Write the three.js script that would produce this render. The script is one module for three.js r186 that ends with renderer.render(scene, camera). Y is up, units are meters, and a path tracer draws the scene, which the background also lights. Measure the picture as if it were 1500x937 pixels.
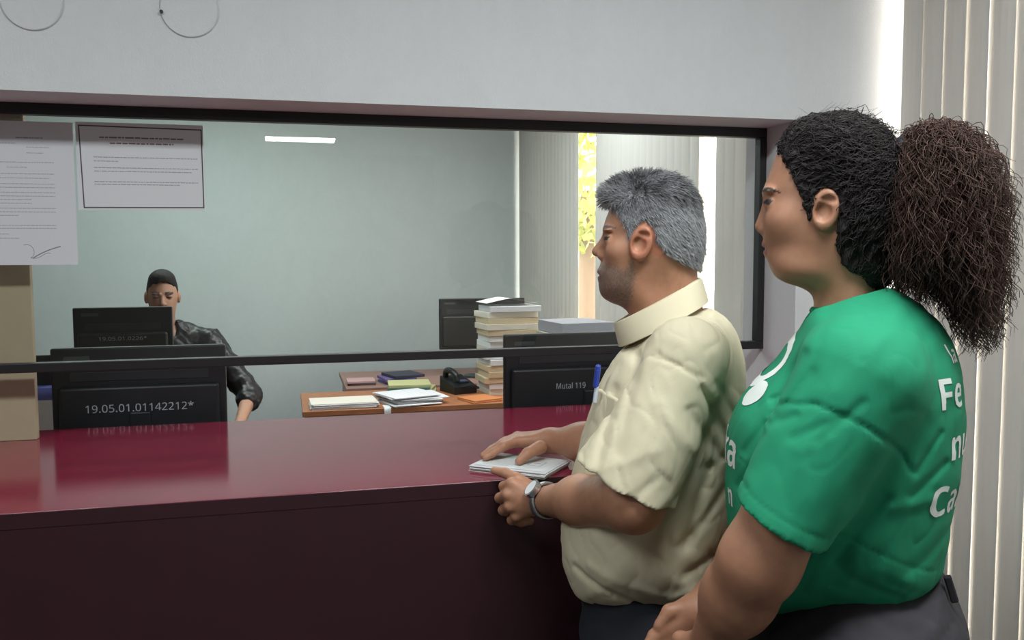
import * as THREE from 'three';
import { RoundedBoxGeometry } from 'three/addons/geometries/RoundedBoxGeometry.js';
import { mergeGeometries } from 'three/addons/utils/BufferGeometryUtils.js';
import { RectAreaLightUniformsLib } from 'three/addons/lights/RectAreaLightUniformsLib.js';
import { createNoise3D } from 'simplex-noise';

// ---------- camera, sky, lights, exposure ----------
const V3 = (x, y, z) => new THREE.Vector3(x, y, z);
const scene = new THREE.Scene();
const F = 1300, CAM = V3(0, 1.55, 0);
const camera = new THREE.PerspectiveCamera(2 * Math.atan(468.5 / F) * 180 / Math.PI, 1500 / 937, 0.05, 200);
const YAW = 14.228 * Math.PI / 180, PITCH = 4.269 * Math.PI / 180, ROLL = -0.2 * Math.PI / 180;
const FW = V3(Math.sin(YAW) * Math.cos(PITCH), -Math.sin(PITCH), -Math.cos(YAW) * Math.cos(PITCH));
const R0 = V3(Math.cos(YAW), 0, Math.sin(YAW)), U0 = R0.clone().cross(FW);
const RT = R0.clone().multiplyScalar(Math.cos(ROLL)).addScaledVector(U0, Math.sin(ROLL));
const UPV = U0.clone().multiplyScalar(Math.cos(ROLL)).addScaledVector(R0, -Math.sin(ROLL));
camera.position.copy(CAM);
camera.quaternion.setFromRotationMatrix(new THREE.Matrix4().makeBasis(RT, UPV, FW.clone().negate()));
camera.updateMatrixWorld();
scene.background = new THREE.Color(1.0, 0.92, 0.82).multiplyScalar(4.8);
RectAreaLightUniformsLib.init();
const renderer = new THREE.WebGLRenderer({ antialias: true });
renderer.toneMapping = THREE.LinearToneMapping;
renderer.toneMappingExposure = 2.0;
renderer.shadowMap.enabled = true;

// ---------- helpers ----------
let seed = 7;
const rnd = () => { seed = (seed * 1664525 + 1013904223) >>> 0; return seed / 4294967296; };
const noise3 = createNoise3D(rnd);
const dirOf = (x, y) => RT.clone().multiplyScalar((x - 750) / F).addScaledVector(UPV, -(y - 468.5) / F).add(FW);
const at = (x, y, Z) => { const d = dirOf(x, y); return CAM.clone().addScaledVector(d, Z / -d.z); };        // the point of a sight line on the plane z = -Z
const atY = (x, y, h) => { const d = dirOf(x, y); return CAM.clone().addScaledVector(d, (h - CAM.y) / d.y); }; // and on the level y = h
const lin = (r, g, b) => new THREE.Color().setRGB(r, g, b);
const used = {};
const numbered = (n) => { const k = used[n] = (used[n] ?? -1) + 1; return k ? n + '_' + String(k).padStart(3, '0') : n; };
function tag(o, label, category, group, kind) {
  o.userData.label = label; if (category) o.userData.category = category;
  if (group) o.userData.group = group; if (kind) o.userData.kind = kind; return o;
}
const std = (c, roughness = 0.8, extra = {}) => new THREE.MeshPhysicalMaterial({ color: c, roughness, ...extra });
function mesh(name, geo, m, parent) {
  const o = new THREE.Mesh(Array.isArray(geo) ? (geo.length > 1 ? mergeGeometries(geo.map((g) => g.index ? g.toNonIndexed() : g)) : geo[0]) : geo, m);
  o.castShadow = o.receiveShadow = true;
  o.name = parent ? name : numbered(name); (parent ?? scene).add(o); return o;
}
function thing(name, label, category, [x, y, z] = [0, 0, 0], turn = 0, group) {
  const o = new THREE.Group(); o.name = numbered(name); scene.add(o); o.position.set(x, y, z); o.rotation.y = turn;
  return tag(o, label, category, group);
}
function box(x0, x1, y0, y1, z0, z1, r = 0) {           // uv in metres
  const w = x1 - x0, h = y1 - y0, d = z1 - z0;
  const g = r ? new RoundedBoxGeometry(w, h, d, 2, Math.min(r, w / 2.01, h / 2.01, d / 2.01)) : new THREE.BoxGeometry(w, h, d);
  g.translate((x0 + x1) / 2, (y0 + y1) / 2, (z0 + z1) / 2);
  const p = g.attributes.position, n = g.attributes.normal, uv = g.attributes.uv;
  for (let i = 0; i < p.count; i++) {
    const ax = Math.abs(n.getX(i)), ay = Math.abs(n.getY(i)), az = Math.abs(n.getZ(i));
    if (ax > ay && ax > az) uv.setXY(i, p.getZ(i), p.getY(i)); else if (ay > az) uv.setXY(i, p.getX(i), p.getZ(i)); else uv.setXY(i, p.getX(i), p.getY(i));
  }
  return g;
}
function noiseTex(size, fn, srgb) {
  const a = new Uint8Array(size * size * 4);
  for (let y = 0; y < size; y++) for (let x = 0; x < size; x++) {
    const c = fn(x / size, y / size), k = 4 * (y * size + x);
    a[k] = 255 * c[0]; a[k + 1] = 255 * c[1]; a[k + 2] = 255 * c[2]; a[k + 3] = 255;
  }
  const t = new THREE.DataTexture(a, size, size); t.magFilter = THREE.LinearFilter; t.wrapS = t.wrapT = THREE.RepeatWrapping;
  if (srgb) t.colorSpace = THREE.SRGBColorSpace; t.needsUpdate = true; return t;
}
const tileN = (u, v, f, o = 0) => {      // seamless noise on a torus
  const a = u * 2 * Math.PI, b = v * 2 * Math.PI, r = f / 6.283;
  return (noise3(Math.cos(a) * r + o, Math.sin(a) * r + 5, Math.cos(b) * r) + noise3(Math.sin(b) * r + o, Math.cos(a) * r - 7, Math.sin(a) * r + Math.cos(b) * r)) / 2;
};
function canvasTex(w, h, draw) {
  const c = document.createElement('canvas'); c.width = w; c.height = h; draw(c.getContext('2d'), w, h);
  const t = new THREE.CanvasTexture(c); t.colorSpace = THREE.SRGBColorSpace; return t;
}
const mottled = noiseTex(256, (u, v) => { const k = 0.975 + 0.008 * tileN(u, v, 9) + 0.008 * tileN(u, v, 40, 9); return [k, k, k]; }, true);
const plasterBump = noiseTex(256, (u, v) => { const k = 0.5 + 0.3 * tileN(u, v, 60) + 0.15 * tileN(u, v, 130, 4); return [k, k, k]; });

// ---------- dimensions read from the photograph ----------
const TOP = 1.07, ZN = 1.8045, ZF = 2.66;          // counter: height, near and far edge
const ZW = 2.263, ZWB = 2.56, ZG = 2.45;           // partition faces and the glass
const YO = 1.924, XO = 1.412, XL = -2.2;           // opening: head, right jamb, left jamb
const XB = 1.70, XR = 1.86, ZB = 6.5, CEIL = 2.8;  // blinds, window wall, back wall, ceiling
const ZH = 6.5, XLF = -5.0;                        // hall behind the camera, left wall

// ---------- materials ----------
const M = {};
const wallMap = mottled.clone(); wallMap.repeat.set(0.7, 0.7); wallMap.needsUpdate = true;
const wallBump = plasterBump.clone(); wallBump.repeat.set(3, 3); wallBump.needsUpdate = true;
M.wall = std(lin(0.66, 0.68, 0.70), 0.75, { map: wallMap, bumpMap: wallBump, bumpScale: 0.0006 });
M.backWall = std(lin(0.60, 0.66, 0.67), 0.75, { map: wallMap, bumpMap: wallBump, bumpScale: 0.0006 });
M.hallWall = std(lin(0.42, 0.40, 0.37), 0.75, { map: wallMap });
M.ceiling = std(lin(0.78, 0.78, 0.77), 0.9, { map: wallMap });
M.floor = std(lin(0.07, 0.062, 0.058), 0.45, { map: mottled });
const grain = noiseTex(256, (u, v) => { const k = 0.93 + 0.05 * tileN(u, v, 12) + 0.02 * tileN(u, v, 70, 3); return [k, k, k]; }, true);
M.counterTop = std(lin(0.27, 0.017, 0.052), 0.12, { map: grain, ior: 1.95 });
M.counterFront = std(lin(0.036, 0.008, 0.014), 0.5, { map: grain });
M.blackMetal = std(lin(0.012, 0.011, 0.013), 0.45);
M.glass = new THREE.MeshPhysicalMaterial({ color: lin(0.955, 0.985, 0.975), roughness: 0.0, transmission: 1, thickness: 0, ior: 1.6, side: THREE.DoubleSide });
M.pane = new THREE.MeshPhysicalMaterial({ color: 0xffffff, roughness: 0.0, transmission: 1, thickness: 0, ior: 1.45, side: THREE.DoubleSide });
M.beige = std(lin(0.40, 0.335, 0.225), 0.6, { map: mottled });
M.white = std(lin(0.75, 0.75, 0.74), 0.5);
M.alu = std(lin(0.62, 0.60, 0.56), 0.4);
M.blackPlastic = std(lin(0.010, 0.011, 0.014), 0.38);
M.paper = std(lin(0.72, 0.75, 0.77), 0.8);
M.slat = std(lin(0.64, 0.63, 0.60), 0.75, { transmission: 0.16, thickness: 0, side: THREE.DoubleSide });

// ---------- structure ----------
{
  const part = (n, x0, x1, y0, y1, l) => tag(mesh(n, box(x0, x1, y0, y1, -ZWB, -ZW), M.wall), l, 'wall', null, 'structure');
  part('wall_front', XLF, XR, YO, CEIL, 'pale grey painted wall above the service opening');
  part('wall_right_pier', XO, XR, 0, YO, 'pale grey wall between the opening and the hall window');
  part('wall_left_pier', XLF, XL, 0, YO, 'pale grey wall at the far end of the opening');
  part('wall_sill', XL, XO, 0, TOP - 0.03, 'low wall under the counter worktop');
  tag(mesh('wall_back', box(XLF, XR, 0, CEIL, -ZB - 0.15, -ZB), M.backWall), 'plain pale back wall of the office behind the glass', 'wall', null, 'structure');
  tag(mesh('wall_left', box(XLF - 0.15, XLF, 0, CEIL, -ZB - 0.15, ZH), M.hallWall), 'pale grey side wall opposite the windows', 'wall', null, 'structure');
  tag(mesh('wall_hall', box(XLF - 0.15, XR + 0.2, 0, CEIL, ZH, ZH + 0.15), M.hallWall), 'pale grey end wall of the waiting hall', 'wall', null, 'structure');
  const ws = new THREE.Shape([[-ZH, 0], [ZB + 0.15, 0], [ZB + 0.15, CEIL], [-ZH, CEIL]].map((p) => new THREE.Vector2(...p)));
  for (const [a, b] of WINS()) ws.holes.push(new THREE.Path([[a, 0.45], [b, 0.45], [b, 2.55], [a, 2.55]].map((p) => new THREE.Vector2(...p))));
  const wg = new THREE.ExtrudeGeometry(ws, { depth: 0.2, bevelEnabled: false }); wg.rotateY(Math.PI / 2); wg.translate(XR, 0, 0);
  tag(mesh('wall_right', wg, M.wall), 'pale window wall behind the vertical blinds', 'wall', null, 'structure');
  tag(mesh('floor', box(XLF - 0.15, XR + 0.2, -0.1, 0, -ZB - 0.15, ZH + 0.15), M.floor), 'dark grey tiled office floor', 'floor', null, 'structure');
  tag(mesh('ceiling', box(XLF - 0.15, XR + 0.2, CEIL, CEIL + 0.1, -ZB - 0.15, ZH + 0.15), M.ceiling), 'white flat ceiling', 'ceiling', null, 'structure');
  let k = 0;
  for (const [a, b] of WINS()) {
    const w = new THREE.Group(); w.name = 'window_' + (++k); scene.add(w); w.position.set(XR + 0.1, 0.45, -(a + b) / 2);
    tag(w, k === 1 ? 'tall office window behind the blinds beyond the glass' : 'tall hall window behind the blinds beside the partition', 'window', null, 'structure');
    const L = (b - a) / 2, t = 0.05, fr = [box(-0.03, 0.03, 0, t, -L, L), box(-0.03, 0.03, 2.1 - t, 2.1, -L, L)];
    for (const z of [-L, -L / 3 - t / 2, L / 3 - t / 2, L - t]) fr.push(box(-0.03, 0.03, t, 2.1 - t, z, z + t));
    mesh('window_frame', fr, M.alu, w);
    for (let i = 0; i < 3; i++) { const z0 = [-L, -L / 3 - t / 2, L / 3 - t / 2][i] + t, z1 = [-L / 3 - t / 2, L / 3 - t / 2, L - t][i]; const p = new THREE.PlaneGeometry(z1 - z0, 2.0); p.rotateY(Math.PI / 2); p.translate(0, 1.05, (z0 + z1) / 2); mesh('pane', p, M.pane, w); }
  }
}
function WINS() { return [[2.75, 6.30], [-1.2, 2.235]]; }    // along -z

// counter: cabinet body below, worktop running through the opening
{
  const g = thing('service_counter', 'long service counter with glossy wine red top and dark maroon front', 'counter', [(XL + XO) / 2, 0, -ZN]);
  const L = (XO - XL) / 2 - 0.003;
  mesh('front_panel', box(-L, L, 0, TOP - 0.031, -(ZW - ZN) + 0.001, -0.001), M.counterFront, g);
  mesh('edge_band', box(-L, L, TOP - 0.031, TOP - 0.0008, -0.002, 0, 0.0008), M.counterFront, g);
  mesh('worktop', box(-L, L, TOP - 0.03, TOP, -(ZF - ZN), -0.0015, 0.001), M.counterTop, g);
}
// glazed screen in the opening
{
  const t = 0.028, y1 = YO, yb = 1.257, yr = 0.0235, d = 0.016;
  const g = thing('glass_screen', 'large glass screen in a thin black frame above the counter', 'glass screen', [0, yb, -ZG]);
  mesh('top_rail', box(XL, XO, y1 - t - yb, y1 - yb, -d, d, 0.002), M.blackMetal, g);
  mesh('bottom_rail', box(XL, XO, 0, yr, -d, d, 0.002), M.blackMetal, g);
  mesh('side_post', box(XO - 0.022, XO, yr, y1 - t - yb, -d, d, 0.002), M.blackMetal, g);
  mesh('side_post', box(XL, XL + 0.022, yr, y1 - t - yb, -d, d, 0.002), M.blackMetal, g);
  const p = new THREE.PlaneGeometry(XO - XL - 0.044, y1 - t - yb - yr); p.translate((XO + XL) / 2, (y1 - t - yb + yr) / 2, 0);
  mesh('pane', p, M.glass, g);
}
{
  const e = at(49, 520, 2.525).x;
  tag(mesh('beige_board', box(-1.75, e, TOP, YO - 0.0005, -2.55, -2.525, 0.002), M.beige), 'beige board standing on the counter behind the glass', 'board');
}

// round cover plates on the partition wall
for (const [cx, cy, label] of [[47, 1, 'round grey cover plate on the wall above the notices'], [278, 13, 'round grey cover plate with a dark screw on the wall']]) {
  const p = at(cx, cy, ZW), r = 0.067;
  const g = thing('wall_cover_plate', label, 'cover plate', [p.x, p.y, -ZW]);
  const lathe = new THREE.LatheGeometry([[0, 0.003], [r * 0.93, 0.003], [r * 0.945, 0.004], [r * 0.975, 0.004], [r, 0.002], [r, 0]].map((q) => new THREE.Vector2(...q)), 48); lathe.rotateX(Math.PI / 2);
  mesh('disc', lathe, M.wall, g);
  const s = new THREE.CylinderGeometry(0.004, 0.004, 0.004, 12); s.rotateX(Math.PI / 2); s.translate(-r * 0.93, -0.012, 0.008); if (cx > 100) mesh('screw', s, M.blackMetal, g);
}

// vertical blinds: every slat a part
{
  const Wd = 0.089, T = 0.0008;
  const slatGeo = (() => {
    const n = 4, pts = []; for (let i = 0; i <= n; i++) { const t = i / n - 0.5; pts.push([t * Wd, 0.004 * (1 - 4 * t * t)]); }
    const s = new THREE.Shape([...pts.map((p) => new THREE.Vector2(p[0], p[1] + T / 2)), ...pts.reverse().map((p) => new THREE.Vector2(p[0], p[1] - T / 2))]);
    const g = new THREE.ExtrudeGeometry(s, { depth: 2.30, bevelEnabled: false }); g.rotateX(-Math.PI / 2); return g;   // width along x, bows to +z... height y
  })();
  const blind = (label, z0, z1, list) => {
    const g = thing('vertical_blind', label, 'blind', [XB, 0.3, -(z0 + z1) / 2]);
    const c = (z0 + z1) / 2;
    mesh('head_rail', box(-0.025, 0.025, 2.305, 2.345, -(z1 - c), -(z0 - c), 0.003), M.white, g);
    for (const [z, a] of list) { const s = mesh('slat', slatGeo, M.slat, g); s.position.set(0, 0, -(z - c)); s.rotation.y = Math.PI / 2 + a; }
  };
  const front = [], back = [];
  for (let z = 2.165; z > -1.1; z -= 0.0805) front.push([z, -0.10 + 0.08 * (rnd() - 0.5)]);
  for (let z = 6.42; z > 2.70; z -= 0.0805) {
    if ((z > 4.78 && z < 5.08) || (z > 3.36 && z < 3.50)) continue;
    back.push([z, 0.03 + 0.10 * (rnd() - 0.5)]);
  }
  blind('grey vertical blind in the public hall beside the partition', -1.2, 2.25, front);
  blind('grey vertical blind in the office beyond the glass', 2.66, 6.40, back);
}

// ceiling lamps: housing, glowing diffuser and the light just below it
function ceilingLamp(label, x, z, w, d, c, L, glow) {
  const g = thing('ceiling_lamp', label, 'lamp', [x, CEIL, z]);
  mesh('housing', box(-w / 2 - 0.03, w / 2 + 0.03, -0.05, 0, -d / 2 - 0.03, d / 2 + 0.03, 0.008), M.white, g);
  const m = std(lin(0.9, 0.9, 0.9), 0.5, { emissive: c, emissiveIntensity: glow });
  mesh('diffuser', box(-w / 2, w / 2, -0.06, -0.0505, -d / 2, d / 2, 0.003), m, g);
  const l = new THREE.RectAreaLight(c, L, w, d); l.position.set(x, CEIL - 0.064, z); l.lookAt(x, 0, z); scene.add(l);
}
{
  const cool = lin(0.95, 1.0, 1.0), green = lin(0.84, 1.0, 0.93);
  const p = (() => { const d = dirOf(440, 205), zv = (CEIL - 0.06 - CAM.y) / d.y * -d.z; return [d.x / -d.z * zv, zv - 2 * ZG]; })();
  ceilingLamp('short tube lamp far back on the hall ceiling', p[0], p[1], 0.70, 0.28, cool, 19, 19);
  ceilingLamp('long ceiling lamp over the middle of the hall', 0.75, -0.70, 1.2, 0.3, cool, 14, 3);
  ceilingLamp('long ceiling lamp over the left end of the counter', -1.3, -0.70, 1.2, 0.3, cool, 9, 3);
  ceilingLamp('long ceiling lamp over the officer desk', -0.7, -5.2, 1.2, 0.3, green, 8, 3);
  ceilingLamp('long ceiling lamp over the office shelves', 0.75, -4.3, 1.2, 0.3, cool, 11, 3);
}

// ---------- notices on the glass ----------
function printed(w, h, draw) { return std(lin(0.95, 0.96, 0.97), 0.8, { map: canvasTex(w, h, draw) }); }
function textLine(c, x0, x1, y, hgt, col) {              // rows of small print, too small to read
  c.fillStyle = col; let x = x0;
  while (x < x1) { const w = Math.min(x1 - x, (1.5 + 5 * rnd()) * hgt); c.fillRect(x, y + hgt * 0.15 * rnd(), w, hgt); x += w + hgt * 0.7; }
}
function notice(name, label, corners, draw, W, H) {      // a sheet on the hall side of the pane; corners: top left, top right, bottom left (pixels)
  const Z = ZG - 0.004, [a, b, c] = corners.map((p) => at(p[0], p[1], Z)), w = b.x - a.x, h = a.y - c.y;
  const g = thing(name, label, 'notice', [a.x + w / 2, a.y - h, -Z]);
  const p = box(-w / 2, w / 2, 0, h, -0.0012, 0.0004);
  mesh('backing', p, M.paper, g);
  const f = new THREE.PlaneGeometry(w, h); f.translate(0, h / 2, 0.0008); mesh('print', f, printed(W, H, draw), g);
  return g;
}
const n1 = notice('paper_notice', 'tall white printed notice with a pen signature taped on the glass', [[-150, 172], [106, 176], [-150, 389]], (c, w, h) => {
  c.fillStyle = '#d3d4d9'; c.fillRect(0, 0, w, h);
  textLine(c, w * 0.66, w * 0.82, h * 0.11, 4, '#8d8a90');
  const rows = [[0.21, 0.1, 0.66], [0.235, 0.72, 0.86], [0.275, 0.72, 0.82], [0.34, 0.1, 0.88], [0.375, 0.6, 0.72], [0.42, 0.1, 0.88], [0.45, 0.1, 0.85], [0.49, 0.1, 0.88], [0.515, 0.1, 0.88], [0.55, 0.1, 0.88], [0.575, 0.1, 0.88], [0.60, 0.1, 0.74], [0.625, 0.1, 0.74], [0.66, 0.1, 0.88], [0.685, 0.1, 0.88], [0.71, 0.1, 0.66], [0.78, 0.1, 0.88], [0.80, 0.1, 0.88], [0.84, 0.1, 0.6], [0.87, 0.1, 0.66]];
  for (const [y, a, b] of rows) textLine(c, w * a, w * b, h * (y - 0.06), 3.5, '#a6a6ad');
  c.strokeStyle = '#6f7078'; c.lineWidth = 4; c.beginPath(); c.moveTo(w * 0.73, h * 0.955); c.quadraticCurveTo(w * 0.8, h * 0.9, w * 0.9, h * 0.87); c.stroke();
  c.lineWidth = 2; c.beginPath(); c.moveTo(w * 0.68, h * 0.86); c.bezierCurveTo(w * 0.74, h * 0.84, w * 0.76, h * 0.93, w * 0.72, h * 0.95); c.bezierCurveTo(w * 0.78, h * 0.97, w * 0.8, h * 0.9, w * 0.84, h * 0.92); c.stroke();
}, 768, 640);
{ const a = at(31, 168, ZG), b = at(-40, 166, ZG); const t = mesh('tape', box(b.x, a.x, a.y - 0.01, a.y + 0.008, 0, 0.0014), std(lin(0.22, 0.18, 0.15), 0.5), n1); t.position.set(-n1.position.x, -n1.position.y, 0); }
notice('sleeved_notice', 'wide white printed notice in a black bordered sleeve on the glass', [[110, 178], [297, 183], [114, 307]], (c, w, h) => {
  c.fillStyle = '#d6d8db'; c.fillRect(0, 0, w, h);
  c.strokeStyle = '#4a4249'; c.lineWidth = 7; c.beginPath(); c.moveTo(w * 0.025, h * 0.04); c.lineTo(w * 0.985, h * 0.055); c.lineTo(w * 0.99, h * 0.965); c.lineTo(w * 0.045, h * 0.975); c.closePath(); c.stroke();
  textLine(c, w * 0.18, w * 0.84, h * 0.16, 8, '#75656d'); textLine(c, w * 0.26, w * 0.76, h * 0.225, 8, '#75656d');
  for (const [y, a, b] of [[0.39, 0.13, 0.95], [0.435, 0.13, 0.32], [0.51, 0.13, 0.95], [0.55, 0.13, 0.9], [0.67, 0.13, 0.95], [0.70, 0.13, 0.8]]) textLine(c, w * a, w * b, h * y, 5, '#9c9ba0');
}, 768, 512);

// ---------- desks behind the counter ----------
M.wood = std(lin(0.42, 0.17, 0.075), 0.45, { map: grain });
M.woodDull = std(lin(0.36, 0.21, 0.17), 0.5, { map: grain });
M.steel = std(lin(0.25, 0.26, 0.28), 0.4, { metalness: 0.6 });
function desk(label, x0, x1, zn, zf, mat, h = 0.75) {
  const w = (x1 - x0) / 2, d = (zf - zn) / 2, g = thing('office_desk', label, 'desk', [(x0 + x1) / 2, 0, -(zn + zf) / 2]);
  mesh('desk_top', box(-w, w, h - 0.028, h, -d, d, 0.003), mat, g);
  for (const sx of [-1, 1]) mesh('side_panel', box(sx * (w - 0.03) - 0.011, sx * (w - 0.03) + 0.011, 0, h - 0.0285, -d + 0.04, d - 0.04), mat, g);
  mesh('back_panel', box(-w + 0.045, w - 0.045, 0.3, h - 0.03, -0.01, 0.01), mat, g);
}
desk('long work desk directly behind the service counter', -1.35, 1.38, 2.68, 3.32, M.woodDull);
const xo0 = at(60, 500, 4.3).x, xo1 = at(330, 500, 4.3).x;
desk('work desk in front of the seated officer', xo0 - 0.3, xo1 + 0.12, 3.92, 4.45, M.wood, 0.70);
const xA = at(443, 600, 4.6).x;
desk('orange wooden desk piled with papers', xA, xA + 1.35, 4.60, 5.24, M.wood);
const xB2 = at(506, 550, 5.4).x;
desk('brown desk against the back wall behind the paper desk', xB2, Math.min(xB2 + 1.5, XB - 0.07), 5.34, 6.1, M.woodDull);

// ---------- monitors seen from behind ----------
function monitor(label, x, z, y0, w, top, turn, text, tx, ty, tw, thh) {
  const h = 0.33, lift = top - y0 - h, g = thing('computer_monitor', label, 'monitor', [x, y0, z], turn);
  const foot = new THREE.CylinderGeometry(0.11, 0.115, 0.012, 32); foot.scale(1.1, 1, 0.85); foot.translate(0, 0.006, -0.02); mesh('stand_base', foot, M.blackPlastic, g);
  mesh('stand_neck', box(-0.03, 0.03, 0.01, lift + 0.14, -0.005, 0.02, 0.006), M.blackPlastic, g);
  const shell = mesh('back_shell', [box(-w / 2, w / 2, lift, lift + h, -0.036, -0.012, 0.006), box(-w / 2 + 0.02, w / 2 - 0.02, lift + 0.02, lift + h * 0.66, -0.014, 0.012, 0.012)], M.blackPlastic, g);
  mesh('vent_strip', box(-w / 2 + 0.05, w / 2 - 0.05, lift + h * 0.70, lift + h * 0.78, -0.0125, -0.010, 0.001), std(lin(0.022, 0.024, 0.028), 0.3), g);
  mesh('logo_badge', box(-w / 2 + 0.035, -w / 2 + 0.105, lift + h * 0.885, lift + h * 0.925, -0.0125, -0.0112, 0.0005), std(lin(0.05, 0.055, 0.06), 0.3), g);
  const scr = new THREE.PlaneGeometry(w - 0.03, h - 0.03); scr.rotateY(Math.PI); scr.translate(0, lift + h / 2, -0.0365); mesh('screen', scr, std(lin(0.01, 0.01, 0.012), 0.15), g);
  if (text) {
    const m = std(0xffffff, 0.7, { transparent: true, map: canvasTex(512, 96, (c) => { c.clearRect(0, 0, 512, 96); c.fillStyle = '#9fa2ab'; c.font = '60px sans-serif'; c.textBaseline = 'middle'; c.textAlign = 'center'; c.fillText(text, 256, 50, 500); }) });
    const p = new THREE.PlaneGeometry(tw, thh); p.translate(tx, ty - y0, 0.0127); mesh('painted_number', p, m, shell);
  }
  return g;
}
{
  const D = 0.75, place = (x0, x1, Z) => [(at(x0, 560, Z).x + at(x1, 560, Z).x) / 2, at(x1, 560, Z).x - at(x0, 560, Z).x];
  let [x, w] = place(73, 331, 2.80), top = at(200, 508, 2.80).y;
  monitor('black monitor marked with a long white number standing behind the counter', x, -2.80, D, w, top, 0, '19.05.01.01142212*', 0.0, at(203, 595, 2.8).y, 0.31, 0.05);
  [x, w] = place(740, 985, 2.82); top = at(800, 489, 2.82).y;
  monitor('black monitor with a short white mark beside the man in the beige shirt', x, -2.82, D, w, top, 0, 'Mutal 119', -0.075, at(830, 565, 2.8).y, 0.20, 0.042);
  [x, w] = place(109, 255, 4.20); top = at(180, 450, 4.20).y;
  monitor('smaller black monitor in front of the seated officer', x, -4.20, 0.70, w, top, 0, '19.05.01.0226*', 0.0, at(180, 495, 4.2).y, 0.25, 0.036);
  [x, w] = place(645, 768, 5.62); top = at(700, 437, 5.62).y;
  monitor('black monitor behind the tall pile of files', x, -5.62, D, w, top, -0.1);
}

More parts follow.
